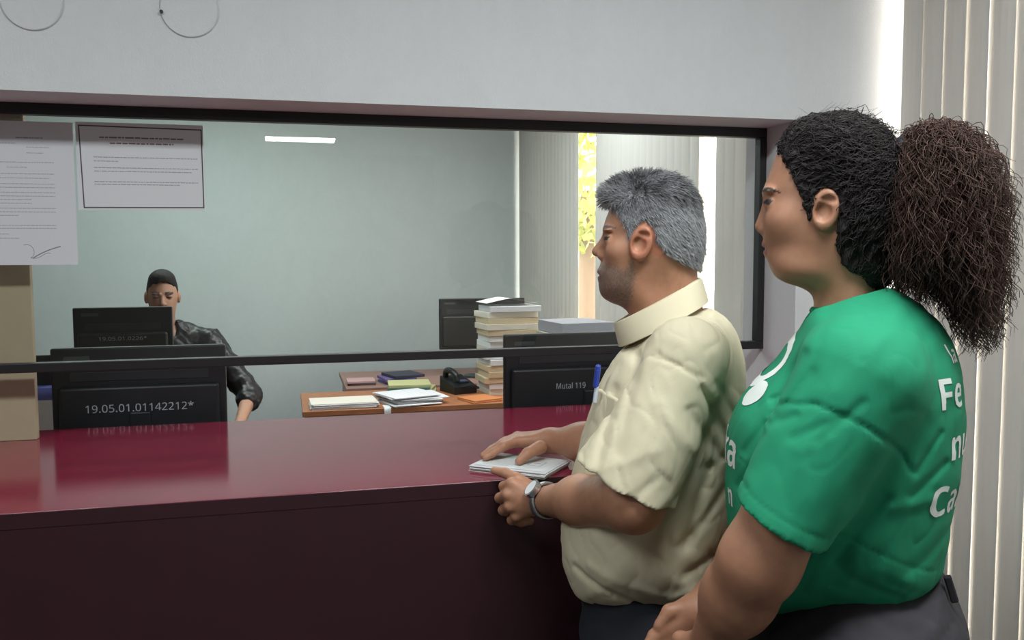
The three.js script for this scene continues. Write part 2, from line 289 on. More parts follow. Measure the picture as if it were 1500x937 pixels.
// ---------- papers, files and small things in the office ----------
const paperTones = [lin(0.74, 0.76, 0.78), lin(0.68, 0.69, 0.72), lin(0.62, 0.63, 0.66), lin(0.70, 0.66, 0.58)].map((c) => std(c, 0.8));
function stack(name, label, cat, [x, y, z], turn, n, w, d, hgt, mats, jitter = 0.02, part = 'sheet', group) {
  const g = thing(name, label, cat, [x, y, z], turn, group), t = hgt / n;
  for (let i = 0; i < n; i++) {
    const o = mesh(part, box(-w / 2, w / 2, 0, t * 0.96, -d / 2, d / 2, Math.min(0.002, t / 3)), mats[Math.floor(rnd() * mats.length)], g);
    o.position.set(jitter * (rnd() - 0.5), i * t, jitter * (rnd() - 0.5)); o.rotation.y = 6 * jitter * (rnd() - 0.5);
  }
  return g;
}
const D = 0.75;
{
  let p = atY(500, 586, D);
  stack('paper_stack', 'neat low stack of white paper on the orange desk', 'papers', [p.x, D, -4.74], 0.03, 7, 0.34, 0.22, 0.030, paperTones, 0.015);
  p = atY(605, 590, D);
  stack('paper_stack', 'loose fanned white papers at the edge of the orange desk', 'papers', [p.x, D, -4.76], 0.15, 8, 0.27, 0.27, 0.05, paperTones, 0.07);
  { // sheet hanging over the desk edge
    const q = at(568, 596, 4.59), g = new THREE.PlaneGeometry(0.035, 0.16, 1, 10), pos = g.attributes.position;
    for (let i = 0; i < pos.count; i++) { const v = 0.08 - pos.getY(i); pos.setXYZ(i, pos.getX(i), v < 0.09 ? -0.0 : -(v - 0.09), v < 0.09 ? -0.088 + v : 0.004); }
    g.computeVertexNormals();
    const o = mesh('paper_strip', g, std(lin(0.74, 0.76, 0.78), 0.8, { side: THREE.DoubleSide }), null); o.position.set(q.x, D + 0.0025, -4.597); tag(o, 'narrow white paper strip hanging over the orange desk edge', 'paper');
  }
  p = at(606, 560, 5.05);
  stack('file_folder_pile', 'yellow green files lying behind the loose papers', 'files', [p.x, D, -5.08], -0.2, 4, 0.24, 0.22, 0.062, [std(lin(0.52, 0.52, 0.26), 0.7), std(lin(0.60, 0.57, 0.36), 0.7), std(lin(0.10, 0.20, 0.16), 0.7)], 0.05, 'folder');
  p = at(588, 556, 5.5);
  stack('folder_pile', 'dark blue and violet folders on the brown desk', 'files', [p.x, D, -5.52], 0.15, 3, 0.20, 0.22, 0.055, [std(lin(0.10, 0.12, 0.30), 0.6), std(lin(0.14, 0.10, 0.26), 0.6), std(lin(0.03, 0.035, 0.06), 0.6)], 0.05, 'folder');
  p = at(527, 556, 5.5);
  stack('notebook_pile', 'thin pink and dark notebooks on the brown desk', 'notebooks', [p.x, D, -5.50], -0.1, 2, 0.17, 0.16, 0.028, [std(lin(0.50, 0.32, 0.32), 0.6), std(lin(0.09, 0.06, 0.07), 0.6)], 0.04, 'notebook');
  p = at(712, 585, 4.85);
  stack('orange_folder', 'orange cardboard folder beside the telephone', 'folder', [at(700, 580, 4.72).x, D, -4.72], 0.35, 2, 0.18, 0.18, 0.016, [std(lin(0.55, 0.20, 0.07), 0.6)], 0.02, 'cover');
  // telephone
  const ph = at(672, 550, 5.02), g = thing('desk_telephone', 'black desk telephone beside the tall pile of files', 'telephone', [ph.x, D, -5.04], 0.3); g.scale.setScalar(0.82);
  const sh = new THREE.Shape([[-0.11, 0], [0.11, 0], [0.11, 0.045], [-0.11, 0.10]].map((q) => new THREE.Vector2(...q)));
  const bg = new THREE.ExtrudeGeometry(sh, { depth: 0.17, bevelEnabled: true, bevelSize: 0.004, bevelThickness: 0.004, bevelSegments: 2 }); bg.translate(0, 0.004, -0.085); bg.rotateY(-Math.PI / 2);
  mesh('telephone_base', bg, M.blackPlastic, g);
  mesh('keypad', box(-0.02, 0.06, 0.072, 0.084, -0.03, 0.05, 0.003), std(lin(0.08, 0.09, 0.16), 0.5), g);
  const hs = new THREE.TubeGeometry(new THREE.CatmullRomCurve3([V3(-0.055, 0.10, -0.09), V3(-0.058, 0.145, -0.07), V3(-0.058, 0.155, 0), V3(-0.055, 0.13, 0.07), V3(-0.055, 0.085, 0.09)]), 20, 0.021, 10); mesh('handset', hs, M.blackPlastic, g);
  const cpts = []; for (let i = 0; i <= 90; i++) { const t = i / 90, a = i * 1.3; cpts.push(V3(-0.05 + 0.16 * t + 0.007 * Math.cos(a), 0.03 + 0.06 * Math.sin(t * 3.1) * 0.4 + 0.007 * Math.sin(a), 0.1 + 0.03 * Math.sin(t * 3.1))); }
  mesh('coiled_cord', new THREE.TubeGeometry(new THREE.CatmullRomCurve3(cpts), 240, 0.0025, 5), M.blackPlastic, g);
  // tall piles
  const fileMats = [...paperTones, std(lin(0.55, 0.45, 0.30), 0.7), std(lin(0.50, 0.50, 0.56), 0.7), std(lin(0.62, 0.58, 0.50), 0.7)];
  const tall = (label, x0, x1, ytop, Z, n) => {
    const a = at(x0, ytop, Z), b = at(x1, ytop, Z), g2 = stack('file_pile', label, 'files', [(a.x + b.x) / 2, D, -Z], 0.08, n, (b.x - a.x) * 0.93, 0.24, a.y - D - 0.02, fileMats, 0.03, 'file');
    return [g2, a, b];
  };
  const [g1, a1, b1] = tall('tall untidy pile of files under curling white sheets', 702, 782, 442, 4.98, 15);
  { const s = new THREE.PlaneGeometry(0.31, 0.22, 14, 8), q = s.attributes.position; for (let i = 0; i < q.count; i++) { const u = q.getX(i) / 0.155, v = q.getY(i); q.setXYZ(i, q.getX(i), 0.018 + 0.03 * (1 - Math.min(1, Math.abs(u + 0.1)) ** 1.2), v); } s.computeVertexNormals();
    const o = mesh('curled_sheet', s, std(lin(0.74, 0.77, 0.80), 0.8, { side: THREE.DoubleSide }), g1); o.position.y = a1.y - D - 0.025; }
  tall('pile of white paper files beside the office blind', 800, 882, 462, 3.13, 13);
  // black binder with blue and white card left of the near monitor
  const bx = at(63, 560, 3.1), g3 = thing('desk_caddy', 'black desk caddy with a blue and white box behind the beige board', 'caddy', [bx.x, D, -3.1]);
  mesh('tray', box(-0.05, 0.05, 0, 0.10, -0.05, 0.05, 0.006), M.blackPlastic, g3);
  mesh('back_plate', box(-0.05, 0.05, 0.10, at(63, 522, 3.1).y - D, -0.05, -0.035, 0.006), M.blackPlastic, g3);
  mesh('card_box', box(-0.03, 0.035, 0.10, at(63, 584, 3.1).y - D, -0.03, 0.03, 0.002), std(lin(0.65, 0.65, 0.68), 0.6), g3);
  mesh('card_lid', box(-0.031, 0.036, at(63, 584, 3.1).y - D, at(63, 566, 3.1).y - D, -0.031, 0.031, 0.002), std(lin(0.12, 0.14, 0.42), 0.6), g3);
}

// ---------- papers on the counter ----------
{
  const a = atY(693, 690, TOP), b = atY(804, 703, TOP), c = atY(826, 681, TOP), d = atY(726, 671, TOP);
  const cx = (a.x + b.x + c.x + d.x) / 4, cz = (a.z + b.z + c.z + d.z) / 4, turn = -Math.atan2(b.z - a.z, b.x - a.x), w = a.distanceTo(b), dd = b.distanceTo(c);
  const g = stack('document_bundle', 'small bundle of folded white papers under the man\'s hands', 'papers', [cx, TOP, cz], turn, 6, w, Math.min(dd, 0.2), 0.014, paperTones, 0.006);
  const p = new THREE.PlaneGeometry(w * 0.92, Math.min(dd, 0.2) * 0.9); p.rotateX(-Math.PI / 2); p.translate(0, 0.0148, 0);
  mesh('printed_form', p, printed(384, 256, (k, W, H) => {
    k.fillStyle = '#dfe3e2'; k.fillRect(0, 0, W, H); k.fillStyle = '#cfe0d8'; k.fillRect(W * 0.2, H * 0.1, W * 0.3, H * 0.25);
    for (let i = 0; i < 7; i++) textLine(k, W * 0.1, W * 0.55, H * (0.42 + i * 0.07), 3, '#b4b8b8');
    k.strokeStyle = '#8e989c'; k.lineWidth = 4; k.strokeRect(W * 0.66, H * 0.35, W * 0.18, H * 0.3); textLine(k, W * 0.69, W * 0.81, H * 0.45, 6, '#7f8a90');
  }), g);
}

// ---------- outside ----------
{
  tag(mesh('ground', box(XR + 0.25, 40, -0.6, -0.5, -45, 20), std(lin(0.35, 0.33, 0.29), 0.9)), 'sunlit paved ground outside the windows', 'ground', null, 'structure');
  const g = thing('garden_tree', 'leafy yellow green tree outside the office window', 'tree', [at(862, 300, 13).x, -0.5, -13]);
  const tr = new THREE.CylinderGeometry(0.12, 0.2, 3, 10); tr.translate(0, 1.5, 0); mesh('trunk', tr, std(lin(0.16, 0.11, 0.07), 0.9), g);
  const leaf = new THREE.PlaneGeometry(0.16, 0.09, 2, 1), N = 2600, im = new THREE.InstancedMesh(leaf, std(lin(0.42, 0.46, 0.10), 0.7, { side: THREE.DoubleSide, transmission: 0.4, thickness: 0 }), N);
  const m4 = new THREE.Matrix4(), q = new THREE.Quaternion(), e = new THREE.Euler();
  for (let i = 0; i < N; i++) { const u = rnd() * 2 - 1, a = rnd() * 6.283, r = 1.7 * Math.cbrt(0.3 + 0.7 * rnd()), k = Math.sqrt(1 - u * u); e.set(rnd() * 6, rnd() * 6, rnd() * 6); m4.compose(V3(r * k * Math.cos(a), 3.6 + 1.2 * r * u * 0.8, r * k * Math.sin(a)), q.setFromEuler(e), V3(1, 1, 1).multiplyScalar(0.7 + 0.8 * rnd())); im.setMatrixAt(i, m4); }
  im.name = 'foliage'; im.userData.kind = 'stuff'; im.castShadow = true; g.add(im);
}

// ---------- distance fields and their mesher ----------
const mix = (a, b, t) => a + (b - a) * t, clamp = (x, a, b) => x < a ? a : x > b ? b : x, sstep = (a, b, x) => { const t = clamp((x - a) / (b - a), 0, 1); return t * t * (3 - 2 * t); };
const smin = (a, b, k) => { const h = Math.max(k - Math.abs(a - b), 0) / k; return Math.min(a, b) - h * h * k * 0.25; };
const smax = (a, b, k) => -smin(-a, -b, k);
function cone(p, a, b, ra, rb) {                      // tapered capsule; p, a, b are [x, y, z]
  const bx = b[0] - a[0], by = b[1] - a[1], bz = b[2] - a[2], px = p[0] - a[0], py = p[1] - a[1], pz = p[2] - a[2];
  const t = clamp((px * bx + py * by + pz * bz) / (bx * bx + by * by + bz * bz + 1e-12), 0, 1);
  const x = px - bx * t, y = py - by * t, z = pz - bz * t;
  return Math.sqrt(x * x + y * y + z * z) - (ra + (rb - ra) * t);
}
function ell(p, c, r, rot = 0) {                      // ellipsoid, turned in the x-y plane
  let x = p[0] - c[0], y = p[1] - c[1]; const z = p[2] - c[2];
  if (rot) { const q = Math.cos(rot), s = Math.sin(rot); [x, y] = [q * x + s * y, -s * x + q * y]; }
  const k0 = Math.hypot(x / r[0], y / r[1], z / r[2]), k1 = Math.hypot(x / r[0] ** 2, y / r[1] ** 2, z / r[2] ** 2);
  return k1 > 1e-9 ? k0 * (k0 - 1) / k1 : -Math.min(...r);
}
function seg2(x, y, a, b) { const bx = b[0] - a[0], by = b[1] - a[1], t = clamp(((x - a[0]) * bx + (y - a[1]) * by) / (bx * bx + by * by + 1e-12), 0, 1); return Math.hypot(x - a[0] - bx * t, y - a[1] - by * t); }
function polyField(pts, smooth = 4, step = 0.002, margin = 0.12) {   // signed distance to a closed outline, on a grid
  let P = pts;
  if (smooth > 1) { const c = new THREE.CatmullRomCurve3(pts.map((p) => V3(p[0], p[1], 0)), true, 'centripetal'); P = c.getPoints(pts.length * smooth).slice(0, -1).map((v) => [v.x, v.y]); }
  const xs = P.map((p) => p[0]), ys = P.map((p) => p[1]);
  const x0 = Math.min(...xs) - margin, y0 = Math.min(...ys) - margin, nx = Math.ceil((Math.max(...xs) + margin - x0) / step) + 1, ny = Math.ceil((Math.max(...ys) + margin - y0) / step) + 1;
  const f = new Float32Array(nx * ny);
  for (let j = 0; j < ny; j++) for (let i = 0; i < nx; i++) {
    const x = x0 + i * step, y = y0 + j * step; let d = 1e9, inside = false;
    for (let k = 0, l = P.length - 1; k < P.length; l = k++) {
      const a = P[l], b = P[k], bx = b[0] - a[0], by = b[1] - a[1], t = clamp(((x - a[0]) * bx + (y - a[1]) * by) / (bx * bx + by * by + 1e-12), 0, 1), ex = x - a[0] - bx * t, ey = y - a[1] - by * t;
      d = Math.min(d, ex * ex + ey * ey);
      if ((a[1] > y) !== (b[1] > y) && x < (b[0] - a[0]) * (y - a[1]) / (b[1] - a[1]) + a[0]) inside = !inside;
    }
    f[j * nx + i] = (inside ? -1 : 1) * Math.sqrt(d);
  }
  for (let pass = 0; pass < 3; pass++) {               // rounds the ridges inside the outline, keeps its edge
    const k = Math.max(2, Math.round(0.006 / step)), t = new Float32Array(nx * ny), b = new Float32Array(nx * ny);
    for (let j = 0; j < ny; j++) for (let i = 0; i < nx; i++) { let a = 0; for (let q = -k; q <= k; q++) a += f[j * nx + clamp(i + q, 0, nx - 1)]; t[j * nx + i] = a / (2 * k + 1); }
    for (let j = 0; j < ny; j++) for (let i = 0; i < nx; i++) { let a = 0; for (let q = -k; q <= k; q++) a += t[clamp(j + q, 0, ny - 1) * nx + i]; b[j * nx + i] = a / (2 * k + 1); }
    for (let i = 0; i < nx * ny; i++) f[i] = mix(f[i], b[i], sstep(0.003, 0.016, -f[i]));
  }
  return (x, y) => {
    const u = clamp((x - x0) / step, 0, nx - 1.001), v = clamp((y - y0) / step, 0, ny - 1.001), i = u | 0, j = v | 0, a = u - i, b = v - j, k = j * nx + i;
    let d = (f[k] * (1 - a) + f[k + 1] * a) * (1 - b) + (f[k + nx] * (1 - a) + f[k + nx + 1] * a) * b;
    const ox = Math.max(x0 - x, x - x0 - (nx - 1) * step, 0), oy = Math.max(y0 - y, y - y0 - (ny - 1) * step, 0);
    return d + Math.hypot(ox, oy);
  };
}
function inflate(e, z, R, W) {                        // rounds an outline (e: depth inside it) to a solid of half width W
  const u = (R - Math.min(e, R)) / R, v = z / W;
  return (Math.sqrt(u * u + v * v) - 1) * Math.min(R, W) * 0.9;
}
function surface(f, lo, hi, h, color, uvScale = 1) {   // surface nets; far blocks are skipped
  const n = [0, 1, 2].map((k) => Math.ceil((hi[k] - lo[k]) / h) + 1), [nx, ny, nz] = n, g = new Float32Array(nx * ny * nz).fill(1), B = 8;
  const p = [0, 0, 0], rad = B * h * 0.9;
  for (let bz = 0; bz < nz; bz += B) for (let by = 0; by < ny; by += B) for (let bx = 0; bx < nx; bx += B) {
    p[0] = lo[0] + (bx + B / 2) * h; p[1] = lo[1] + (by + B / 2) * h; p[2] = lo[2] + (bz + B / 2) * h;
    const d = f(p), far = Math.abs(d) > rad * 2.0 + 0.01;
    for (let k = bz; k < Math.min(nz, bz + B); k++) for (let j = by; j < Math.min(ny, by + B); j++) for (let i = bx; i < Math.min(nx, bx + B); i++) {
      if (far) { g[(k * ny + j) * nx + i] = d; continue; }
      p[0] = lo[0] + i * h; p[1] = lo[1] + j * h; p[2] = lo[2] + k * h; g[(k * ny + j) * nx + i] = f(p);
    }
  }
  const id = new Int32Array(nx * ny * nz).fill(-1), pos = [], idx = [], c = [0, 1, nx, nx + 1, nx * ny, nx * ny + 1, nx * ny + nx, nx * ny + nx + 1];
  const E = [[0, 1], [2, 3], [4, 5], [6, 7], [0, 2], [1, 3], [4, 6], [5, 7], [0, 4], [1, 5], [2, 6], [3, 7]];
  for (let k = 0; k < nz - 1; k++) for (let j = 0; j < ny - 1; j++) for (let i = 0; i < nx - 1; i++) {
    const o = (k * ny + j) * nx + i; let m = 0;
    for (let q = 0; q < 8; q++) if (g[o + c[q]] < 0) m |= 1 << q;
    if (m === 0 || m === 255) continue;
    let x = 0, y = 0, z = 0, w = 0;
    for (const [a, b] of E) if (((m >> a) & 1) !== ((m >> b) & 1)) {
      const ga = g[o + c[a]], gb = g[o + c[b]], t = ga / (ga - gb);
      x += (a & 1) + t * ((b & 1) - (a & 1)); y += ((a >> 1) & 1) + t * (((b >> 1) & 1) - ((a >> 1) & 1)); z += (a >> 2) + t * ((b >> 2) - (a >> 2)); w++;
    }
    id[o] = pos.length / 3; pos.push(lo[0] + (i + x / w) * h, lo[1] + (j + y / w) * h, lo[2] + (k + z / w) * h);
  }
  const st = [1, nx, nx * ny];
  for (let k = 1; k < nz - 1; k++) for (let j = 1; j < ny - 1; j++) for (let i = 1; i < nx - 1; i++) {
    const o = (k * ny + j) * nx + i, s0 = g[o] < 0;
    for (let ax = 0; ax < 3; ax++) if (s0 !== g[o + st[ax]] < 0) {
      const u = st[(ax + 1) % 3], v = st[(ax + 2) % 3], a = id[o - u - v], b = id[o - v], cc = id[o], d = id[o - u];
      if (a < 0 || b < 0 || cc < 0 || d < 0) continue;
      if (s0) idx.push(a, b, cc, a, cc, d); else idx.push(a, cc, b, a, d, cc);
    }
  }
  const geo = new THREE.BufferGeometry(), N = pos.length / 3, uv = new Float32Array(N * 2);
  geo.setAttribute('position', new THREE.Float32BufferAttribute(pos, 3)); geo.setIndex(idx);
  for (let i = 0; i < N; i++) { uv[2 * i] = (pos[3 * i] + 0.7 * pos[3 * i + 2]) * uvScale; uv[2 * i + 1] = (pos[3 * i + 1] + 0.35 * pos[3 * i + 2]) * uvScale; }
  geo.setAttribute('uv', new THREE.BufferAttribute(uv, 2));
  geo.computeVertexNormals();
  if (color) { const col = new Float32Array(N * 3), nr = geo.attributes.normal; for (let i = 0; i < N; i++) { const q = color([pos[3 * i], pos[3 * i + 1], pos[3 * i + 2]], [nr.getX(i), nr.getY(i), nr.getZ(i)]); col.set(q, 3 * i); } geo.setAttribute('color', new THREE.BufferAttribute(col, 3)); }
  return geo;
}
const fbm = (x, y, z) => noise3(x, y, z) + 0.5 * noise3(2.1 * x + 9, 2.1 * y, 2.1 * z) + 0.25 * noise3(4.3 * x, 4.3 * y + 5, 4.3 * z);
function mergeBodies(list) { return mergeGeometries(list.map((g) => { if (!g.attributes.color) g.setAttribute('color', new THREE.BufferAttribute(new Float32Array(g.attributes.position.count * 3).fill(1), 3)); return g; })); }
// a person seen from the side: local x runs to the right along the sight, y up, z towards the photographer; pixels are put on the body's middle plane
function sideFrame(px0, D) {
  const O = CAM.clone().addScaledVector(dirOf(px0, 600), D), n = dirOf(px0, 371); n.y = 0; n.normalize();
  const X = V3(-n.z, 0, n.x), org = V3(O.x, 0, O.z);
  const toLocal = (w) => { const q = w.clone().sub(org); return [q.dot(X), w.y, -q.dot(n)]; };
  const L = (px, py, z = 0) => { const d = dirOf(px, py), t = (org.clone().sub(CAM).dot(n) - z) / d.dot(n); return toLocal(CAM.clone().addScaledVector(d, t)); };
  return { org, turn: Math.atan2(-n.x, -n.z), L, toLocal, X, n };
}
const lerp3 = (a, b, t) => [mix(a[0], b[0], t), mix(a[1], b[1], t), mix(a[2], b[2], t)];
const outline = (fr, pts, z = 0) => pts.map(([x, y]) => { const q = fr.L(x, y, z); return [q[0], q[1]]; });
function strands(name, list, mat, parent, r0, r1, sides = 3) {   // hairs as thin tapered prisms: list of {pts, c}
  const pos = [], nor = [], col = [], idx = [], A = V3(), B = V3(), T = V3();
  for (const { pts, c, c2, r = 1 } of list) {
    const base = pos.length / 3, n = pts.length;
    for (let i = 0; i < n; i++) {
      T.set(pts[Math.min(i + 1, n - 1)][0] - pts[Math.max(i - 1, 0)][0], pts[Math.min(i + 1, n - 1)][1] - pts[Math.max(i - 1, 0)][1], pts[Math.min(i + 1, n - 1)][2] - pts[Math.max(i - 1, 0)][2]).normalize();
      A.set(0.3, 0.2, 1).cross(T); if (A.lengthSq() < 0.01) A.set(1, 0, 0).cross(T); A.normalize(); B.copy(T).cross(A);
      const t = i / (n - 1), rad = r * mix(r0, r1, t * t);
      for (let s = 0; s < sides; s++) {
        const a = s / sides * 6.2832, ca = Math.cos(a), sa = Math.sin(a), x = A.x * ca + B.x * sa, y = A.y * ca + B.y * sa, z = A.z * ca + B.z * sa;
        pos.push(pts[i][0] + x * rad, pts[i][1] + y * rad, pts[i][2] + z * rad); nor.push(x, y, z);
        for (let k = 0; k < 3; k++) col.push(mix(c[k], (c2 ?? c)[k], t));
        if (i < n - 1) { const q = base + i * sides + s, w = base + i * sides + (s + 1) % sides; idx.push(q, w, q + sides, w, w + sides, q + sides); }
      }
    }
  }
  const g = new THREE.BufferGeometry(); g.setAttribute('position', new THREE.Float32BufferAttribute(pos, 3)); g.setAttribute('normal', new THREE.Float32BufferAttribute(nor, 3)); g.setAttribute('color', new THREE.Float32BufferAttribute(col, 3)); g.setIndex(idx);
  return mesh(name, g, mat, parent);
}
M.skin = std(0xffffff, 0.5, { vertexColors: true });
M.hair = std(0xffffff, 0.72, { vertexColors: true, specularIntensity: 0.6 });
const weave = noiseTex(128, (u, v) => { const k = 0.5 + 0.2 * Math.sin(u * 2 * Math.PI * 32) + 0.2 * Math.sin(v * 2 * Math.PI * 32) + 0.1 * tileN(u, v, 60); return [k, k, k]; });
weave.repeat.set(28, 28);
function cloth(c, rough = 0.9, bump = 0.00018) { return std(c, rough, { bumpMap: weave, bumpScale: bump, side: THREE.DoubleSide }); }

// ear in its own small field: c centre, s side sign, h height
function earField(p, c, h, tilt, s, z0) {
  let x = p[0] - c[0], y = p[1] - c[1]; const q = Math.cos(tilt), t = Math.sin(tilt);[x, y] = [q * x + t * y, -t * x + q * y];
  const z = (p[2] * s - z0) - 0.20 * x;                       // flares out towards the back
  const w = h * 0.30, H = h * 0.5;
  const r = Math.hypot(x / w, (y - (y < 0 ? 0.1 * H : 0)) / H);     // outline
  const plate = smax((r - 1) * w * 0.8, Math.abs(z) - 0.007, 0.006);
  const bowl = ell([x, y, z], [-0.12 * w, -0.05 * H, 0.007], [w * 0.60, H * 0.44, 0.012]);
  const groove = ell([x, y, z], [0.12 * w, 0.50 * H, 0.008], [w * 0.55, H * 0.20, 0.008]);
  return smax(smax(plate, -bowl, 0.004), -groove, 0.003);
}

// ---------- man in the beige shirt ----------
const man = sideFrame(950, 1.74);
{
  const { L } = man, o = (pts) => outline(man, pts);
  const g = thing('person', 'grey haired man in a beige short sleeved shirt leaning on the counter', 'person', man.org.toArray(), man.turn);
  const skinC = [0.44, 0.215, 0.13];
  // head and neck
  const headP = polyField(o([[893, 306], [886, 325], [884, 335], [887, 346], [886, 360], [884, 374], [878, 390], [875, 400], [877, 410], [877, 420], [882, 434], [895, 443], [912, 450], [922, 462], [918, 490], [925, 530], [990, 530], [1030, 470], [1024, 425], [1021, 398], [1027, 368], [1028, 335], [1022, 303], [1005, 275], [975, 260], [945, 258], [915, 268], [900, 285]]), 4, 0.0015);
  const hm = L(960, 345), px = 1.74 / 1300;
  const ears = [1, -1].map((s) => [L(939, 358), s]);
  const noseB = L(888, 343), noseT = L(868, 370), noseW = L(881, 374), lipU = L(878.5, 397), lipL = L(879, 408);
  const eye = L(892, 350);
  const head = (p) => {
    const e = -headP(p[0], p[1]), y = p[1], x = p[0];
    const low = sstep(hm[1] - 0.02, hm[1] - 0.11, y);           // jaw and neck are narrower than the skull
    const W = mix(mix(0.068, 0.079, sstep(-0.07, 0.03, x - hm[0])), 0.060, low), R = mix(0.075, 0.055, low);
    let d = inflate(e, p[2], R, W);
    const z = Math.abs(p[2]), q = [x, y, z];
    d = smin(d, cone(q, [noseB[0] + 0.004, noseB[1], 0], [noseT[0] + 0.008, noseT[1] + 0.002, 0], 0.007, 0.0095), 0.012);
    d = smin(d, ell(q, [noseW[0] + 0.004, noseW[1] - 0.001, 0.011], [0.011, 0.008, 0.008]), 0.008);
    d = smin(d, ell(q, [lipU[0] + 0.006, lipU[1], 0], [0.009, 0.006, 0.024]), 0.006);
    d = smin(d, ell(q, [lipL[0] + 0.006, lipL[1], 0], [0.009, 0.006, 0.021]), 0.006);
    d = smax(d, -ell(q, [lipU[0] - 0.004, (lipU[1] + lipL[1]) / 2, 0], [0.009, 0.0018, 0.022]), 0.003);
    d = smax(d, -ell(q, [eye[0] - 0.010, eye[1], 0.033], [0.016, 0.012, 0.017]), 0.012);         // socket
    d = smin(d, ell(q, [eye[0] + 0.004, eye[1], 0.032], [0.0125, 0.011, 0.0125]), 0.003);        // eyeball and lids
    d = smin(d, ell(q, [eye[0] - 0.001, eye[1] + 0.017, 0.03], [0.010, 0.006, 0.024]), 0.010);   // brow
    d = smin(d, ell(q, [eye[0] + 0.022, eye[1] - 0.024, 0.042], [0.022, 0.018, 0.018]), 0.025);  // cheek
    for (const [c, s] of ears) { if (Math.abs(x - c[0]) < 0.05 && Math.abs(y - c[1]) < 0.06) d = smin(d, earField(p, c, 0.070, -0.22, s, 0.077), 0.006); }
    return d;
  };
  const beard = polyField(o([[868, 388], [880, 384], [900, 386], [916, 394], [926, 380], [932, 392], [930, 412], [925, 440], [915, 458], [890, 450], [870, 440]]), 3);
  const brow = polyField(o([[880, 334], [886, 331], [896, 331.5], [906, 336], [896, 335], [886, 336.5]]), 2, 0.001);
  const eyeLine = polyField(o([[882, 350], [889, 346.5], [900, 350], [889, 353]]), 2, 0.001);
  const headColor = (p) => {
    const n = 0.05 * noise3(p[0] * 60, p[1] * 60, p[2] * 60) + 0.04 * noise3(p[0] * 220, p[1] * 220, p[2] * 220), c = skinC.map((v) => v * (1 + n));
    const b = 0.8 * sstep(0.006, -0.008, beard(p[0], p[1]) + 0.005 * noise3(p[0] * 300, p[1] * 300, p[2] * 300));
    const sp = 0.75 + 0.5 * noise3(p[0] * 500, p[1] * 500, p[2] * 500);
    let out = c.map((v, k) => mix(v, [0.17, 0.135, 0.12][k] * sp, b * 0.9));
    if (brow(p[0], p[1]) < 0 && Math.abs(p[2]) > 0.01) out = [0.11, 0.085, 0.07];
    if (eyeLine(p[0], p[1]) < 0 && Math.abs(p[2]) > 0.018 && Math.abs(p[2]) < 0.046) out = [0.03, 0.02, 0.018];
    const ear = Math.hypot(p[0] - ears[0][0][0], p[1] - ears[0][0][1]) < 0.045 && Math.abs(p[2]) > 0.075 ? 1 : 0;
    if (ear) out = [out[0] * 1.0, out[1] * 0.82, out[2] * 0.8];
    if (Math.abs(p[1] - (lipU[1] + lipL[1]) / 2) < 0.007 && p[0] < lipU[0] + 0.006 && Math.abs(p[2]) < 0.022) out = [0.30, 0.12, 0.10];
    return out;
  };
  const hl = L(860, 540), hh = L(1045, 240);
  const headG = surface(head, [hl[0], hl[1], -0.11], [hh[0], hh[1], 0.11], 0.0024, headColor);
  // near forearm and hand: gripping the counter edge, thumb on the papers
  const edge = man.toLocal(atY(745, 701, TOP)), far = man.toLocal(atY(722, 666, TOP));
  const zE = edge[2] + 0.062;
  const elb = L(928, 733, 0.22), wri = L(792, 733, zE + 0.01);
  const K = (x, y, dz) => L(x, y, zE + dz);
  const nearHand = (() => {
    const bones = [];
    const ch = (pts, rs) => { for (let i = 0; i + 1 < pts.length; i++) bones.push([pts[i], pts[i + 1], rs[i], rs[i + 1]]); };
    const kn = [K(750, 708, 0.004), K(744, 724, 0.010), K(747, 741, 0.010), K(757, 755, 0.004)];
    for (const k of kn) bones.push([wri, k, 0.022, 0.0125]);
    const drop = [[-8, 4], [-8, 5], [-6, 6], [-3, 6]];
    kn.forEach((k, i) => { const [x, y] = [[750, 708], [744, 724], [747, 741], [757, 755]][i], [dx, dy] = drop[i]; ch([k, K(x + dx - 4, y + dy, -0.014), K(x + dx + 9, y + dy + 4, -0.040), K(x + 20, y + dy + 2, -0.044)], [0.0118, 0.0105, 0.0092, 0.0082]); });
    const th = [K(782, 718, -0.008), K(758, 701, -0.016), K(740, 692.5, -0.030), K(724, 689, -0.040)]; ch(th, [0.016, 0.0125, 0.0105, 0.0085]);
    return { bones, th, kn };
  })();
  const upA = L(962, 632, 0.205);
  const nearF = (p) => {
    let d = smin(cone(p, elb, lerp3(elb, wri, 0.55), 0.052, 0.043), cone(p, lerp3(elb, wri, 0.5), wri, 0.044, 0.027), 0.03);
    d = smin(d, cone(p, upA, elb, 0.054, 0.050), 0.03);
    let h = 1; nearHand.bones.forEach((b, i) => { const q = cone(p, ...b); h = smin(h, q, i < 4 ? 0.012 : 0.0045); });
    return smin(d, h, 0.014);
  };
  const skinAt = (p) => { const n = 1 + 0.06 * noise3(p[0] * 50, p[1] * 50, p[2] * 50) + 0.05 * noise3(p[0] * 230, p[1] * 230, p[2] * 230); return skinC.map((v) => v * n); };
  const bb = (pts, m) => [[0, 1, 2].map((k) => Math.min(...pts.map((q) => q[k])) - m), [0, 1, 2].map((k) => Math.max(...pts.map((q) => q[k])) + m)];
  const nb = bb([elb, wri, ...nearHand.kn, ...nearHand.th, K(745, 765, -0.05)], 0.06);
  const nearG = surface(nearF, nb[0], nb[1], 0.003, skinAt);
  // far forearm and hand resting on the papers, palm down
  const yP = TOP + 0.0148;
  const onTop = (x, y, h) => man.toLocal(atY(x, y, yP + h));
  const fw = onTop(806, 645, 0.034), fe = L(905, 650, -0.20);
